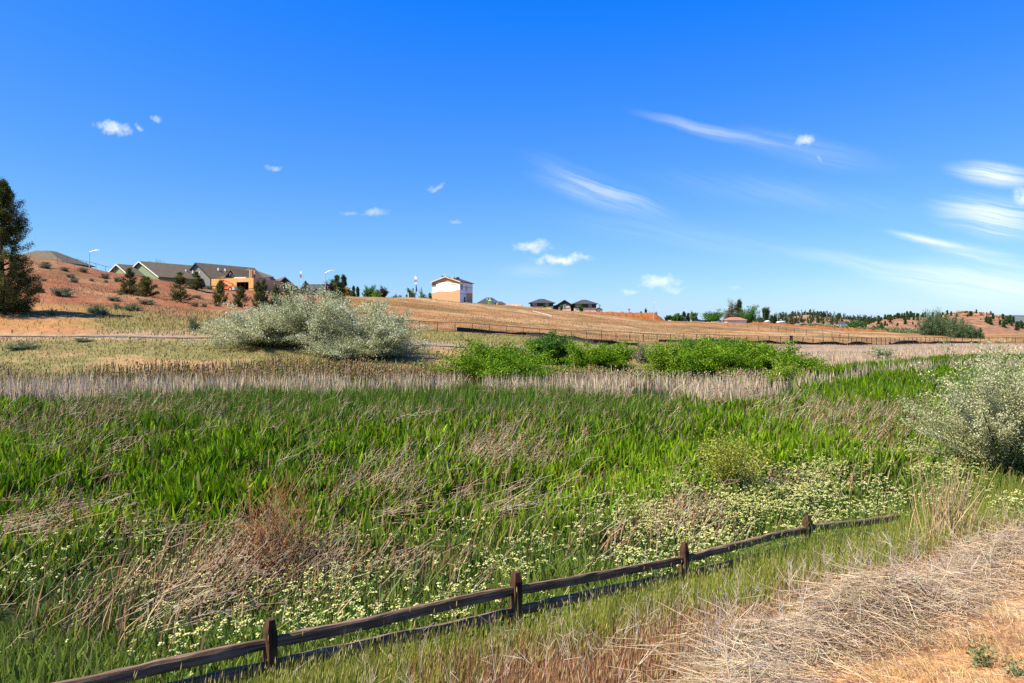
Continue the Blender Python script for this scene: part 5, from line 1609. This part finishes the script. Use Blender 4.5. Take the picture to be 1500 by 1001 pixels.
mb = MB(); mb.box(X1 + .033, X1 + .05, .02, dp, 4.0, 4.1); mb.box(X1 + .033, X1 + .05, .02, 4.6, 2.0, 2.09); mb.build('wrap_seam', M_charw, wall)
window(root, 1.4, 3.35, .85, 1.25, side=X1 + .033, fm=M_charw); window(root, 4.6, 3.0, 1.1, 1.4, side=X1 + .033, fm=M_trim)
mb = MB(); mb.box(X1 + .033, X1 + .06, 3.0, 4.0, -.9, 1.25); mb.build('door_opening', M_charw, wall)
mb = MB(); mb.box(-w / 2 - 1.0, -w / 2 - .02, 2.2, 5, 4.9, 5.5); mb.hexa([(-w / 2 - 1.2, 1.9, 5.503), (-.8, 1.9, 6.2), (-.8, 5.3, 6.2), (-w / 2 - 1.2, 5.3, 5.503)], [(-w / 2 - 1.2, 1.9, 5.75), (-.8, 1.9, 6.45), (-.8, 5.3, 6.45), (-w / 2 - 1.2, 5.3, 5.75)]); mb.build('left_dormer', M_shingle2, roof)
hm_ = Matrix.Translation(root.location) @ Matrix.Rotation(R(-19), 4, 'Z')
def top_(x): return pk + .19 - (pk - ev) / (w / 2) * abs(x)
person('worker in a yellow vest bending down on the roof of the unfinished house', hm_ @ Vector((-1.2, .3, top_(-1.2) - .03)), R(-10), BEND, ED, M_hivis, SJ)
for x, wd, hh, lab, mt in ((1.5, 1.0, .42, 'tan bundle of roofing lying on the right slope of the unfinished house', M_osb2), (-2.4, .5, .35, 'grey bundle of roofing on the left slope of the unfinished house', M_grayw)):
    mb = MB(); z_ = top_(x); sl = (pk - ev) / (w / 2) * (1 if x < 0 else -1)
    mb.hexa([(x - wd / 2, 1, z_ - sl * wd / 2 - .05), (x + wd / 2, 1, z_ + sl * wd / 2 - .05), (x + wd / 2, 1.8, z_ + sl * wd / 2 - .05), (x - wd / 2, 1.8, z_ - sl * wd / 2 - .05)], [(x - wd * .4, 1.05, z_ + hh), (x + wd * .4, 1.05, z_ + hh * .9), (x + wd * .4, 1.7, z_ + hh * .9), (x - wd * .4, 1.7, z_ + hh)])
    o_ = mb.build('roofing_bundle', mt); o_.matrix_basis = hm_; tag(o_, lab, 'roofing')
mb = MB(); z_ = top_(3.1); mb.box(2.75, 3.45, 1.0, 1.6, z_ + .25, z_ + .75); mb.bar((2.9, 1.3, z_ - .25), (2.9, 1.3, z_ + .25), .06); mb.bar((3.3, 1.3, z_ - .4), (3.3, 1.3, z_ + .25), .06); mb.bar((2.6, 1.3, z_ + .8), (3.6, 1.3, z_ + .8), .05)
o_ = mb.build('roof_compressor', M_black); o_.matrix_basis = hm_; tag(o_, 'dark machine on legs on the right roof edge of the unfinished house', 'machine')

# pair of dark roofs right of it
h_ = place('hip_house', 'house with a dark hip roof and two roof vents, right of the unfinished house', 716, 285, 448, 0, 'house')
hip(h_, 10.2, 11, .3, 3.4, -3, M_charw, M_shingle2, .6, .22)
vents(h_, [(-1.0, -.6, 2.5, 2.9, 2.3, 3.1), (.2, .6, 2.5, 2.9, 2.3, 3.1)], M_trim)
h_ = place('hip_house', 'smaller dark hip roofed house with a pale garage wall, behind the soil heap', 731, 292, 449, 0, 'house')
hip(h_, 6.8, 9, .2, 2.1, -3, M_charw, M_shingle2, .5, .3); mb = MB(); mb.box(-1.2, 1.0, -.03, -.004, -2, .1); mb.build('garage_door', M_trim, h_)
o_ = place('portable_toilet', 'green portable toilet on the building site right of the unfinished house', 717.5, 262, 446, 8, 'toilet')
mb = MB(); mb.box(-.55, .55, 0, 1.1, -.6, 1.35); mb.build('cabin', M_green_p, o_); mb = MB(); mb.hexa([(-.6, -.05, 1.353), (.6, -.05, 1.353), (.6, 1.15, 1.353), (-.6, 1.15, 1.353)], [(-.4, .1, 1.6), (.4, .1, 1.6), (.4, 1, 1.6), (-.4, 1, 1.6)]); mb.build('roof', M_trim, o_)
o_ = place('mini_loader', 'small yellow machine beside the green portable toilet', 729, 258, 448, 20, 'machine')
mb = MB(); mb.hexa([(-.4, 0, -.3), (.4, 0, -.3), (.4, .8, -.3), (-.4, .8, -.3)], [(-.2, 0, .9), (.25, 0, .9), (.25, .6, .9), (-.2, .6, .9)]); mb.build('body', M_yel, o_); mb = MB(); mb.bar((0, .2, .9), (.15, .2, 1.4), .08); mb.build('mast', M_yel, o_); mb = MB(); mb.bar((-.3, -.08, -.25), (-.3, .9, -.25), .18); mb.bar((.3, -.08, -.25), (.3, .9, -.25), .18); mb.build('wheels_track', M_tyre, o_)


def mound(name, label, cat, x0, x1, ytop, ybot, d, mat, seed, dep=8, n=60, kind=None, ytop1=None, ybot1=None):
    """heap or bank of soil between two photo columns"""
    rg = np.random.default_rng(seed)
    us = np.linspace(0, 1, n); vs = []; m_ = 9
    for i, f in enumerate(us):
        px = x0 + (x1 - x0) * f
        yt = ytop + ((ytop1 if ytop1 is not None else ytop) - ytop) * f; yb = ybot + ((ybot1 if ybot1 is not None else ybot) - ybot) * f
        b = W(px, yb, d); t = W(px, yt, d); hh = (t.z - b.z) * min(1, min(f, 1 - f) * 9 + .02) * (.93 + .14 * rg.uniform())
        for j in range(m_):
            q = j / (m_ - 1); a = math.sin(math.pi * q) ** .55
            vs.append((b.x, b.y + (q - .15) * dep, b.z - .6 + (hh + .6) * a + (rg.normal(0, .06) * hh if 0 < j < m_ - 1 else 0)))
    fs = [(i * m_ + j, (i + 1) * m_ + j, (i + 1) * m_ + j + 1, i * m_ + j + 1) for i in range(n - 1) for j in range(m_ - 1)]
    me = bpy.data.meshes.new(name); me.from_pydata(vs, [], fs); me.materials.append(mat)
    me.polygons.foreach_set('use_smooth', [True] * len(me.polygons))
    o = bpy.data.objects.new(name, me); col.objects.link(o)
    return tag(o, label, cat, None, kind)


mound('soil_heap', 'small tan soil heap on the crest right of the smaller dark hip roof', 'soil heap', 737, 768, 446, 453, 216, M_tansoil, 1, 8, 30)
mound('soil_bank', 'long bank of bare orange soil below the three dark roofed houses', 'soil bank', 815, 980, 455.5, 461, 262, M_soil, 2, 9, 90, None, 459, 474)
mound('soil_bank', 'long low bank of dark orange soil running down below the white shed', 'soil bank', 1082, 1328, 470, 478, 285, M_soil, 3, 9, 120, None, 486.5, 495)
mound('grass_verge', 'strip of yellow green grass on the lip before the three dark roofed houses', 'grass verge', 778, 812, 451, 455, 290, plain('yellow_grass', (.30, .30, .05), .95, .3, 1), 4, 6, 30)

# three dark roofed houses
d = 335
g3 = 'row of dark roofed houses beyond the orange soil bank'
def dark_house(label, px, wpx, base_px, top_px, eave_px, mid_px, gb=False, rz=0):
    h_ = place('dark_roofed_house', label, px, d, base_px, rz, 'house', g3)
    w = wpx / F * d; ez = (base_px - eave_px) / F * d; pz = (base_px - top_px) / F * d; mz = (base_px - mid_px) / F * d
    if gb: wall, roof = gable(h_, w, 9, ez, pz, mz, M_charw, M_shingle2, .7)
    else: wall, roof = hip(h_, w, 11, ez, pz, mz, M_charw, M_shingle2, .9, .18)
    mb = MB(); mb.box(-w / 2 + .1, w / 2 - .1, .15, 8.5, -3, mz - .003); mb.build('lower_wall', M_beige, h_)
    if gb:
        window(h_, -.9, 1.5, .7, 1.3); window(h_, .1, 1.5, .7, 1.6); mb = MB(); mb.box(.7, 2.4, -.03, -.003, 1.45, 2.5); mb.build('wall_panel', M_beige, wall)
    else:
        window(h_, -w * .3, mz + .45, 1.3, 1.0); window(h_, -w * .38, mz + .5, .6, .9); window(h_, w * .22, mz + .45, 1.3, 1.0)
        vents(h_, [(-.9, -.5, 3.0, 3.4, pz - 1.2, pz - .45), (.4, .8, 3.0, 3.4, pz - 1.2, pz - .45)], M_trim)
        window(h_, w * .1, -.6, 1.8, .8, .15); window(h_, w * .3, -.6, 1.8, .8, .15)
    return h_


dark_house('left house of the row of three, dark upper storey and hip roof, beige below', 794, 33, 454.5, 437.5, 444.4, 449)
dark_house('middle house of the row of three, dark pointed gable with an arched window', 827, 19, 456, 440, 446, 450, True)
dark_house('right house of the row of three, wide hip roof with two pale vents, beige below', 857, 33, 458, 438.8, 445.8, 451)
for px, w, lab in ((814.5, 7, 'low grey roofed link building between the left and middle houses'), (838, 4, 'narrow dark link building between the middle and right houses')):
    h_ = place('link_building', lab, px, d + 4, 454, 0, 'building'); hip(h_, w / F * d, 6, .5, 2.2, -3, M_charw, M_grayw, .2, .8)
h_ = place('dark_shed', 'low dark sloping shed at the right end of the row of three houses', 878, d, 457, 0, 'shed'); gable(h_, 2.6, 6, 1.0, 1.9, -3, M_beige, M_shingle2, .4)

# far buildings on the right
h_ = place('grey_house', 'grey roofed house with a white gable in the low tree row', 1000, 345, 474, 35, 'house'); gable(h_, 5, 9, 1.3, 3.1, -2, M_grayw, M_shingle2, .5, trim=M_trim)
h_ = place('asphalt_ramp', 'dark asphalt covered bank below the grey roofed house', 1004, 300, 474.5, 0, 'bank')
mb = MB(); mb.hexa([(-5.2, 0, -1.5), (5.6, 0, -1.5), (5.6, 8, -1.5), (-5.2, 8, -1.5)], [(-5.0, 1, .9), (5.6, .8, .45), (5.6, 8, .45), (-5.0, 8, 1.0)]); mb.build('surface', M_shingle2, h_)
mb = MB(); mb.hexa([(-6.4, -.4, 0), (-4.2, -.4, -.9), (-4.2, 3, -.9), (-6.4, 3, 0)], [(-7.4, -.4, 1.55), (-6.2, -.4, 1.45), (-4.2, 3, .2), (-5, 3, .3)]); mb.build('white_edge', M_white, h_)
root = place('dump_truck', 'dark blue dump truck parked on the skyline of the tan field', 1028, 298, 475, 6, 'truck')
mb = MB(); mb.hexa([(-2.2, 0, .6), (2.2, 0, .6), (2.2, 2, .6), (-2.2, 2, .6)], [(-2.4, 0, 1.75), (2.3, 0, 1.8), (2.3, 2, 1.8), (-2.4, 2, 1.75)]); mb.build('body', M_jeans, root)
mb = MB(); mb.hexa([(-.6, -.15, .5), (1.3, -.15, .5), (1.3, -.003, .5), (-.6, -.003, .5)], [(-.6, -.15, 1.6), (1.3, -.15, 1.6), (1.3, -.003, 1.6), (-.6, -.003, 1.6)]); mb.build('cab', plain('navy_paint', (.03, .05, .10), .3, .05), root)
mb = MB(); mb.box(-.5, 1.2, -.19, -.153, 1.05, 1.5); mb.build('windscreen', M_glass, root)
mb = MB(); mb.box(.1, .7, -.2, -.153, .6, .85); mb.build('grille', M_galv, root)
for sx_ in (-1.8, -.9, 1.6): mb = MB(); mb.bar((sx_, .1, .35), (sx_, .5, .35), .45, 12); mb.build('wheel', M_tyre, root)
for px, w, hh, lab in ((1041, 2.4, 1.0, 'low pale block with a dark opening right of the dump truck'), (1049, 3.0, 1.15, 'wider pale block with a wide dark opening right of the dump truck')):
    o_ = place('concrete_block', lab, px, 290, 475.5, 0, 'block'); mb = MB(); mb.box(-w / 2, w / 2, 0, 1.5, -1, hh); mb.build('shell', M_beige, o_); mb = MB(); mb.box(-.3, w / 2 - .2, -.03, -.004, .1, hh - .25); mb.build('opening', M_black, o_)
h_ = place('cottage', 'cottage with a low red tiled hip roof below the tall trees', 1080, 335, 472, 0, 'house'); hip(h_, 8.6, 8, .75, 2.3, -2, M_bluegrey, M_redroof, .5, .45)
h_ = place('metal_shed', 'pale blue white metal shed below the wooded ridge', 1143.5, 345, 478, 15, 'shed'); mb = MB(); mb.hexa([(-2.7, 0, -2), (2.4, 0, -2), (2.4, 4, -2), (-2.7, 4, -2)], [(-2.7, 0, 1.5), (2.4, 0, 2.3), (2.4, 4, 2.3), (-2.7, 4, 1.5)]); mb.build('wall', M_bluegrey, h_); mb = MB(); mb.hexa([(-2.9, -.2, 1.503), (2.6, -.2, 2.303), (2.6, 4.2, 2.303), (-2.9, 4.2, 1.503)], [(-2.9, -.2, 1.65), (2.6, -.2, 2.45), (2.6, 4.2, 2.45), (-2.9, 4.2, 1.65)]); mb.build('roof', M_white, h_)
h_ = place('white_shed', 'small white shed left of the metal shed', 1126, 350, 473.5, 0, 'shed'); gable(h_, 2.0, 3, .6, 1.1, -2, M_white, M_white, .2)
h_ = place('red_house', 'low house with a red brown wall below the wooded ridge', 1177, 400, 479, 0, 'house'); gable(h_, 7.5, 6, .9, 1.7, -2, M_redroof, M_grayw, .3)
h_ = place('white_house', 'tiny pale house among the trees of the wooded ridge', 1237, 420, 478, 0, 'house'); gable(h_, 3.6, 5, 1.2, 2.4, -2, M_bluegrey, M_shingle2, .3)

# street lamps
def lamp(label, px, d, pyb, pyt, ax, ay, group='street lamps along the crest'):
    p = Gd(px, d); zb = CZ - (pyb - HY) / F * d
    base = min(p.z, zb + .5)
    root = empty('street_lamp', (p.x, p.y, base), label, 'street lamp', group)
    H = CZ - (pyt - HY) / F * d - base
    mb = MB(); mb.bar((0, 0, -.2), (0, 0, H), .10, 8, .065); mb.build('pole', M_galv, root)
    X = ax / F * d; Z = ay / F * d
    mb = MB(); pts = [Vector((X * f, 0, H + Z * (1 - (1 - f) ** 2) - .02)) for f in (0, .33, .66, 1)]
    for a, b in zip(pts, pts[1:]): mb.bar(a, b, .05, 6)
    mb.build('arm', M_galv, root)
    mb = MB(); e = pts[-1]; s = 1 if X > 0 else -1
    mb.hexa([(e.x, -.16, e.z - .07), (e.x + s * .7, -.12, e.z - .05), (e.x + s * .7, .12, e.z - .05), (e.x, .16, e.z - .07)][::s], [(e.x, -.12, e.z + .10), (e.x + s * .7, -.09, e.z + .06), (e.x + s * .7, .09, e.z + .06), (e.x, .12, e.z + .10)][::s]); mb.build('lamp_head', M_galv, root)


lamp('galvanised street lamp at the railing above the red slope', 131, 150, 392, 369.5, 11, 3)
lamp('galvanised street lamp between the low grey roof and the plum tree', 476.5, 175, 432, 400, 10, 4)
lamp('tall galvanised street lamp at the end of the orange soil bank', 957, 240, 473, 444, 8, 3.5)
for k, (px, pb, pt, d_, lab) in enumerate([(921.5, 464, 452, 300, 'dark utility pole on the skyline above the orange soil bank'), (878.5, 458, 446, 345, 'thin dark utility pole right of the row of three houses'), (1113, 470, 455, 400, 'bare dead tree pole beside the lone tufted pine')]):
    p = Gd(px, d_); zb = CZ - (pb - HY) / F * d_; base = min(p.z, zb)
    root = empty('utility_pole', (p.x, p.y, base), lab, 'pole'); H = CZ - (pt - HY) / F * d_ - base
    mb = MB(); mb.bar((0, 0, -.3), (0, 0, H), .16, 6, .12); mb.build('pole', M_charw, root)
    mb = MB(); mb.box(-.6, .6, -.05, .05, H - .5, H - .3); mb.build('crossarm', M_charw, root)

# feather flags
def flag(label, px, d, pyb, pyt, mat, lean=0.0, wd=.7, frac=.55, second=None):
    p = Gd(px, d); base = min(p.z, CZ - (pyb - HY) / F * d)
    root = empty('feather_flag', (p.x, p.y, base), label, 'flag', 'feather flags')
    H = CZ - (pyt - HY) / F * d - base
    mb = MB(); mb.bar((0, 0, -.2), (lean * H, 0, H), .03, 6, .015); mb.build('flag_pole', M_galv, root)
    mb = MB(); n = 9; z0 = H * (1 - frac)
    vs = []
    for i in range(n + 1):
        f = i / n; zz = z0 + (H - z0) * f; wid = wd * (math.sin(math.pi * min(1, .18 + .82 * f)) ** .6 if f < .999 else .05)
        vs.append((zz, max(wid, .04)))
    for i in range(n):
        (za, wa), (zb_, wb) = vs[i], vs[i + 1]
        xa, xb = lean * za + .04, lean * zb_ + .04; ya, yb = .1 * math.sin(i * .9), .1 * math.sin((i + 1) * .9)
        mb.hexa([(xa, ya, za), (xa + wa, ya + .06, za), (xa + wa, ya + .075, za), (xa, ya + .015, za)], [(xb, yb, zb_), (xb + wb, yb + .06, zb_), (xb + wb, yb + .075, zb_), (xb, yb + .015, zb_)])
    mb.build('banner', mat, root)
    if second:
        mb = MB(); mb.box(.05, .4, 0, .02, z0 - 1.5, z0 - .1); mb.build('lower_banner', second, root)


flag('white feather flag standing tall above the low grey roof, left one', 436.5, 165, 430, 395, M_white, .09, .45, .42)
flag('blue and white feather flag at the plywood garage corner', 382.5, 150, 428, 406, M_blue, .10, .55, .6)
flag('white feather flag on the crest left of the unfinished house', 606.5, 195, 440, 403.5, M_white, .01, .75, .36)
flag('short blue feather flag below the tall white one on the crest', 608.5, 193, 438, 416, M_blue, .01, .4, .55)
flag('tiny blue flag beside the green portable toilet', 724, 262, 447, 439, M_blue, .0, .8, .8)
for px, pb, pt, d_, lab, mt in ((605, 440, 422, 194, 'dark post below the white feather flag', M_charw), (598, 440, 429, 194, 'pale short post left of the white feather flag', M_trim)):
    p = Gd(px, d_); H = CZ - (pt - HY) / F * d_ - p.z; mb = MB(); mb.box(-.14, .14, -.1, .1, -.2, H - .12); mb.hexa([(-.18, -.14, H - .117), (.18, -.14, H - .117), (.18, .14, H - .117), (-.18, .14, H - .117)], [(-.05, -.04, H), (.05, -.04, H), (.05, .04, H), (-.05, .04, H)])
    o_ = mb.build('wooden_post', mt); o_.location = p; tag(o_, lab, 'post')

# railing at the top of the red slope
def wire_fence(name, label, pts, h, spacing, cat, rail_r, post_r, mesh_alpha=None, two=True, matp=None):
    """posts, rails and thin mesh along ground points"""
    matp = matp or M_black
    P = [Vector(p) for p in pts]
    seg = [(b - a).length for a, b in zip(P, P[1:])]; tot = sum(seg); n = max(2, min(98, int(tot / spacing)))
    root = empty(name, P[0], label, cat)
    nodes = []
    for i in range(n + 1):
        s = tot * i / n; k = 0
        while k < len(seg) - 1 and s > seg[k]: s -= seg[k]; k += 1
        q = P[k].lerp(P[k + 1], s / seg[k]); q.z = gz(q.x, q.y)
        nodes.append(q - P[0])
    for q in nodes:
        mb = MB(); mb.bar((q.x, q.y, q.z - .2), (q.x, q.y, q.z + h), post_r, 6); mb.build('post', matp, root)
    mb = MB()
    for a, b in zip(nodes, nodes[1:]):
        for zz in ((h - .04, .12) if two else (h - .04,)): mb.bar(a + Vector((0, 0, zz)), b + Vector((0, 0, zz)), rail_r, 4)
    mb.build('rail', matp, root)
    if mesh_alpha:
        mb = MB()
        for a, b in zip(nodes, nodes[1:]):
            nw = 9
            for i in range(nw):
                f0, f1 = i / nw, (i + 1) / nw
                A_ = a.lerp(b, f0); B_ = a.lerp(b, f1)
                mb.bar(A_ + Vector((0, 0, .12)), B_ + Vector((0, 0, h - .06)), .006, 3); mb.bar(B_ + Vector((0, 0, .12)), A_ + Vector((0, 0, h - .06)), .006, 3)
        mb.build('wire_mesh', matp, root)
    return root


M_dkgreen = plain('green_steel', (.10, .16, .14), .5, .05)
wire_fence('crest_railing', 'thin green grey railing on the crest beside the street lamp at left', [Gd(px, d) for px, d in ((84, 144), (110, 145), (131, 146.5), (168, 148))], 1.3, 1.6, 'railing', .035, .035, None, True, M_dkgreen)
pl = [Gd(px, float(keyd(3, (px - 750) / F)) + 1.5) for px in (560, 600, 640, 700, 760, 800, 850, 900, 940, 960, 1000, 1050, 1100, 1130, 1159)]
wire_fence('chain_link_fence', 'black chain link fence with thin posts along the foot of the tan hillside', pl, 1.35, 2.35, 'fence', .03, .042, True)
pl = [Gd(px, float(keyd(3, (px - 750) / F)) + 1.0) for px in (1161, 1200, 1245, 1300, 1350, 1400, 1440, 1500)]
wire_fence('chain_link_fence', 'black chain link fence continuing right of the dark gate post to the far reeds', pl, 1.35, 2.3, 'fence', .034, .05, True)
pl = [hit(px, py, 60, 300) for px, py in ((1066, 478), (1090, 480), (1130, 486), (1170, 491), (1210, 495), (1243, 500))]
wire_fence('chain_link_fence', 'black chain link fence slanting down across the tan field from the trees', pl, 1.6, 6.0, 'fence', .03, .05, None, False)
p = Gd(1159, float(keyd(3, (1159 - 750) / F)) + 1.2)
mb = MB(); mb.box(-.22, .22, -.1, .1, -.3, 1.35); mb.box(-.26, .26, -.14, .14, 1.353, 1.43); o_ = mb.build('gate_post', M_black); o_.location = p; tag(o_, 'thick black gate post between the two runs of black chain link fence', 'gate post')

# silt fence: sagging black fabric
def silt(label, pts, h0, seed):
    rg = np.random.default_rng(seed); P = [Vector(p) for p in pts]; v = []; f = []
    n = 0
    for a, b in zip(P, P[1:]):
        m_ = max(2, int((b - a).length / .7))
        for i in range(m_):
            q = a.lerp(b, i / m_); g_ = gz(q.x, q.y)
            hh = h0 * (.35 + 1.1 * vnoise(np.array([q.x * .45]), np.array([q.y * .3]), seed)[0]); wv = .12 * math.sin(q.x * 1.9 + q.y)
            v += [(q.x, q.y + wv - .03, g_ - .1), (q.x, q.y + wv + .12, g_ + hh * .55), (q.x, q.y + wv * .4, g_ + hh), (q.x, q.y + wv * .4 + .05, g_ + hh), (q.x, q.y + wv + .17, g_ + hh * .55), (q.x, q.y + wv + .02, g_ - .1)]
            n += 1
    for i in range(n - 1):
        for k in range(5): f.append((i * 6 + k, (i + 1) * 6 + k, (i + 1) * 6 + k + 1, i * 6 + k + 1))
    me = bpy.data.meshes.new('silt_fence'); me.from_pydata(v, [], f); me.materials.append(M_silt)
    o = bpy.data.objects.new('silt_fence', me); col.objects.link(o); tag(o, label, 'silt fence')


def sl(px, off): d = float(keyd(3, (px - 750) / F)) + off; return Gd(px, d)
silt('long sagging black silt fence from the tan hillside down to the green willows', [hit(px, py, 60, 300) for px, py in ((669, 485.5), (690, 487), (730, 488.5), (770, 491), (810, 496), (845, 500), (870, 505), (905, 506.5), (940, 506.5))], .52, 5)
silt('black silt fence glimpsed behind the long willow thicket', [sl(px, 3.0) for px in (965, 1000, 1040, 1080, 1120, 1158)], .42, 6)
silt('black silt fence right of the dark gate post, left stretch', [sl(px, 2.6) for px in (1163, 1190, 1215, 1240, 1262, 1280)], .48, 7)
silt('black silt fence stretch behind the small round olive shrub and far pale reeds', [sl(px, 2.6) for px in (1302, 1330, 1360, 1400, 1440)], .5, 8)

# ------------------------------------------------------------------ hills far behind
def ridge(name, pts, d, dep, zfoot, mat, seed, rough, nx=160, nyy=26, label=None):
    rg = np.random.default_rng(seed)
    pxs = np.linspace(pts[0][0], pts[-1][0], nx); tops = np.interp(pxs, [p[0] for p in pts], [p[1] for p in pts])
    X = []; Y = []; Z = []
    for j in range(nyy):
        q = j / (nyy - 1)
        dd = d - dep * .5 + dep * q * 1.4
        prof = np.sin(np.clip(q * 1.05, 0, 1) * np.pi / 2) ** 1.0 if q < .72 else np.sin(.72 * 1.05 * np.pi / 2) * (1 - (q - .72) * 1.2)
        prof = prof / math.sin(.72 * 1.05 * np.pi / 2)
        dtop = d - dep * .5 + dep * .72 * 1.4
        zt = CZ - (tops - HY) / F * dtop
        xx = (pxs - 750) / F * dd
        zz = zfoot + (zt - zfoot) * prof
        nzv = (fbm(xx / rough, dd / rough + 0 * xx, seed, 5) - .5)
        zz = zz + nzv * (zt - zfoot) * .42 * math.sin(math.pi * min(1, q / .9))
        X.append(xx); Y.append(np.full(nx, dd)); Z.append(zz)
    X = np.concatenate(X); Y = np.concatenate(Y); Z = np.concatenate(Z)
    qd = np.array([(j * nx + i, j * nx + i + 1, (j + 1) * nx + i + 1, (j + 1) * nx + i) for j in range(nyy - 1) for i in range(nx - 1)])
    o = mk(name, np.stack([X, Y, Z], 1), qd, mat, smooth=True); o['kind'] = 'structure'
    return X.reshape(nyy, nx), Y.reshape(nyy, nx), Z.reshape(nyy, nx)


M_hill = plain('hill_earth', (.26, .155, .075), .95, .35, .02)
M_redhill = plain('red_hill_earth', (.26, .125, .062), .95, .6, .30, .6)
M_plateau = plain('hazed_plateau_scrub', (.10, .125, .12), .95, .45, .006)  # scrub tone paled and blued: distance haze is put into the colour
h1 = ridge('wooded_hill', [(1040, 482), (1085, 476), (1110, 471), (1150, 465), (1180, 461), (1215, 464), (1250, 469), (1290, 471), (1320, 470), (1350, 473), (1380, 480)], 620, 260, -2.0, M_hill, 31, 60)
hr = ridge('red_hill', [(1235, 488), (1270, 474), (1300, 466), (1335, 464), (1360, 463), (1390, 461), (1400, 458), (1420, 459), (1445, 458), (1462, 463), (1480, 471), (1510, 482), (1560, 486), (1640, 484), (1760, 480)], 430, 150, .2, M_redhill, 32, 26)
ridge('far_plateau', [(1180, 478), (1300, 470), (1420, 463), (1470, 462), (1540, 462.5), (1650, 464), (1800, 468), (2100, 474)], 3600, 900, 0, M_plateau, 33, 300)


def scatter_conifers(hh, n, seed, hmin, hmax, jlo=.25, jhi=.74, pxr=None):
    rg = np.random.default_rng(seed); X, Y, Z = hh; nyy, nx = X.shape; out = []
    while len(out) < n:
        q = jlo + (jhi - jlo) * rg.uniform() ** .8; j = int(q * (nyy - 1)); i = int(rg.integers(0, nx))
        px = 750 + F * X[j, i] / Y[j, i]
        if pxr and not (pxr[0] < px < pxr[1]): continue
        out.append((X[j, i] + rg.normal(0, 1), Y[j, i] + rg.normal(0, 3), Z[j, i] - .2, hmin + (hmax - hmin) * rg.uniform() ** 1.8))
    return out


# the wooded ridge reads as one far wood
rg = np.random.default_rng(400)
A = Acc()
T = np.array(scatter_conifers(h1, 900, 401, 2.4, 6.0)); nT = len(T)
tc0 = vary((.045, .068, .028), nT, rg, .28, .06)
for k in range(46):
    f = rg.uniform(0.02, 1, nT); r = T[:, 3] * .22 * (1 - f) ** .7
    a_ = rg.uniform(0, 6.28, nT)
    leaves(A, np.stack([T[:, 0] + np.cos(a_) * r, T[:, 1] + np.sin(a_) * r, T[:, 2] + f * T[:, 3]], 1), 1.0, .6, tc0 * np.exp(rg.normal(0, .2, (nT, 1))), rg, .4)
tag(A.build('hill_forest', M_leaf), 'dark far wood of junipers and pines covering the ridge at right', 'forest', kind='stuff')

# junipers on the red hill
gr_ = 'dark junipers dotted over the far red hill'
src = None
pts = scatter_conifers(hr, 70, 402, 1.4, 3.8, .2, .72, (1262, 1500))
pts += [(x, y, z, h) for x, y, z, h in scatter_conifers(hr, 44, 403, 2, 4.2, .55, .74, (1262, 1352))]
pts += scatter_conifers(hr, 16, 404, 3, 5.0, .15, .55, (1440, 1500))
pts += scatter_conifers(hr, 110, 406, 1.0, 3.0, .2, .72, (1265, 1500))
for k, (x, y, z, h) in enumerate(pts):
    if src is None:
        src = plant('juniper_tree', 'small dark juniper dotted over the far red hill', 'tree', (x, y, z), .62, 1.0, 'cone', DKG, 30, 30, .16, gr_, 405, .06, (.09, .07, .05), 1, .03, .07, up=.5)
        src.scale = (h, h, h)
    else:
        c = copy_tree(src); c.location = (x, y, z); c.scale = (h, h, h * .95); c.rotation_euler = (0, 0, k)
# rocks on the crest of the red hill
rg = np.random.default_rng(410)
M_rock = plain('red_rock', (.36, .19, .10), .9, .3, .4, .5)
gk = 'red rocks cropping out on the far red hill'
src = []
for k in range(4):
    import bmesh
    bm = bmesh.new(); bmesh.ops.create_icosphere(bm, subdivisions=2, radius=1)
    for v_ in bm.verts:
        n_ = v_.co.normalized(); v_.co = n_ * (1 + .35 * (float(vnoise(np.array([n_.x * 2.3 + k]), np.array([n_.y * 2.3 + n_.z * 1.7]), k)[0]) - .5) * 2)
        v_.co.z = max(min(v_.co.z, .62), -.6)
    me = bpy.data.meshes.new('rock'); bm.to_mesh(me); bm.free(); me.materials.append(M_rock); src.append(me)
X, Y, Z = hr; cnt = 0
while cnt < 70:
    j = int(rg.integers(11, 19)); i = int(rg.integers(0, X.shape[1])); px = 750 + F * X[j, i] / Y[j, i]
    if not (1385 < px < 1475): continue
    o = bpy.data.objects.new('rock', src[cnt % 4]); col.objects.link(o); s_ = rg.uniform(.7, 2.6)
    o.location = (X[j, i], Y[j, i], Z[j, i] + .1); o.scale = (s_ * 1.3, s_, s_ * .8); o.rotation_euler = (0, 0, rg.uniform(0, 6))
    tag(o, 'weathered red rock on the upper slope of the far red hill', 'rock', gk); cnt += 1
# stones on the near slopes
st_ = [(176, 412, 6, 'pale stone near the dense juniper on the red slope'), (227, 419, 5, 'white stone on the red slope right of the two junipers'), (199, 438, 8, 'grey flat stone at the foot of the dense juniper'), (872, 508, 5, 'white stone below the silt fence beside the willows')]
for k, (px, py, wpx, lab) in enumerate(st_):
    p = hit(px, py, 60, 200); o = bpy.data.objects.new('stone', src[k % 4]); col.objects.link(o); s_ = wpx / F * p.y / 2
    o.location = p; o.scale = (s_, s_, s_ * .8); tag(o, lab, 'stone')
# pipe on the tan hill
mb = MB(); q0 = hit(781, 456.5, 60, 300); q1 = hit(809, 464.5, 60, 300)
for k in range(8):
    a = q0.lerp(q1, k / 8); b_ = q0.lerp(q1, (k + 1) / 8); a.z = gz(a.x, a.y) + .12; b_.z = gz(b_.x, b_.y) + .12; mb.bar(a, b_, .10, 8)
tag(mb.build('drain_pipe', M_galv), 'white pipe lying down the tan hillside below the left dark roofed house', 'pipe')
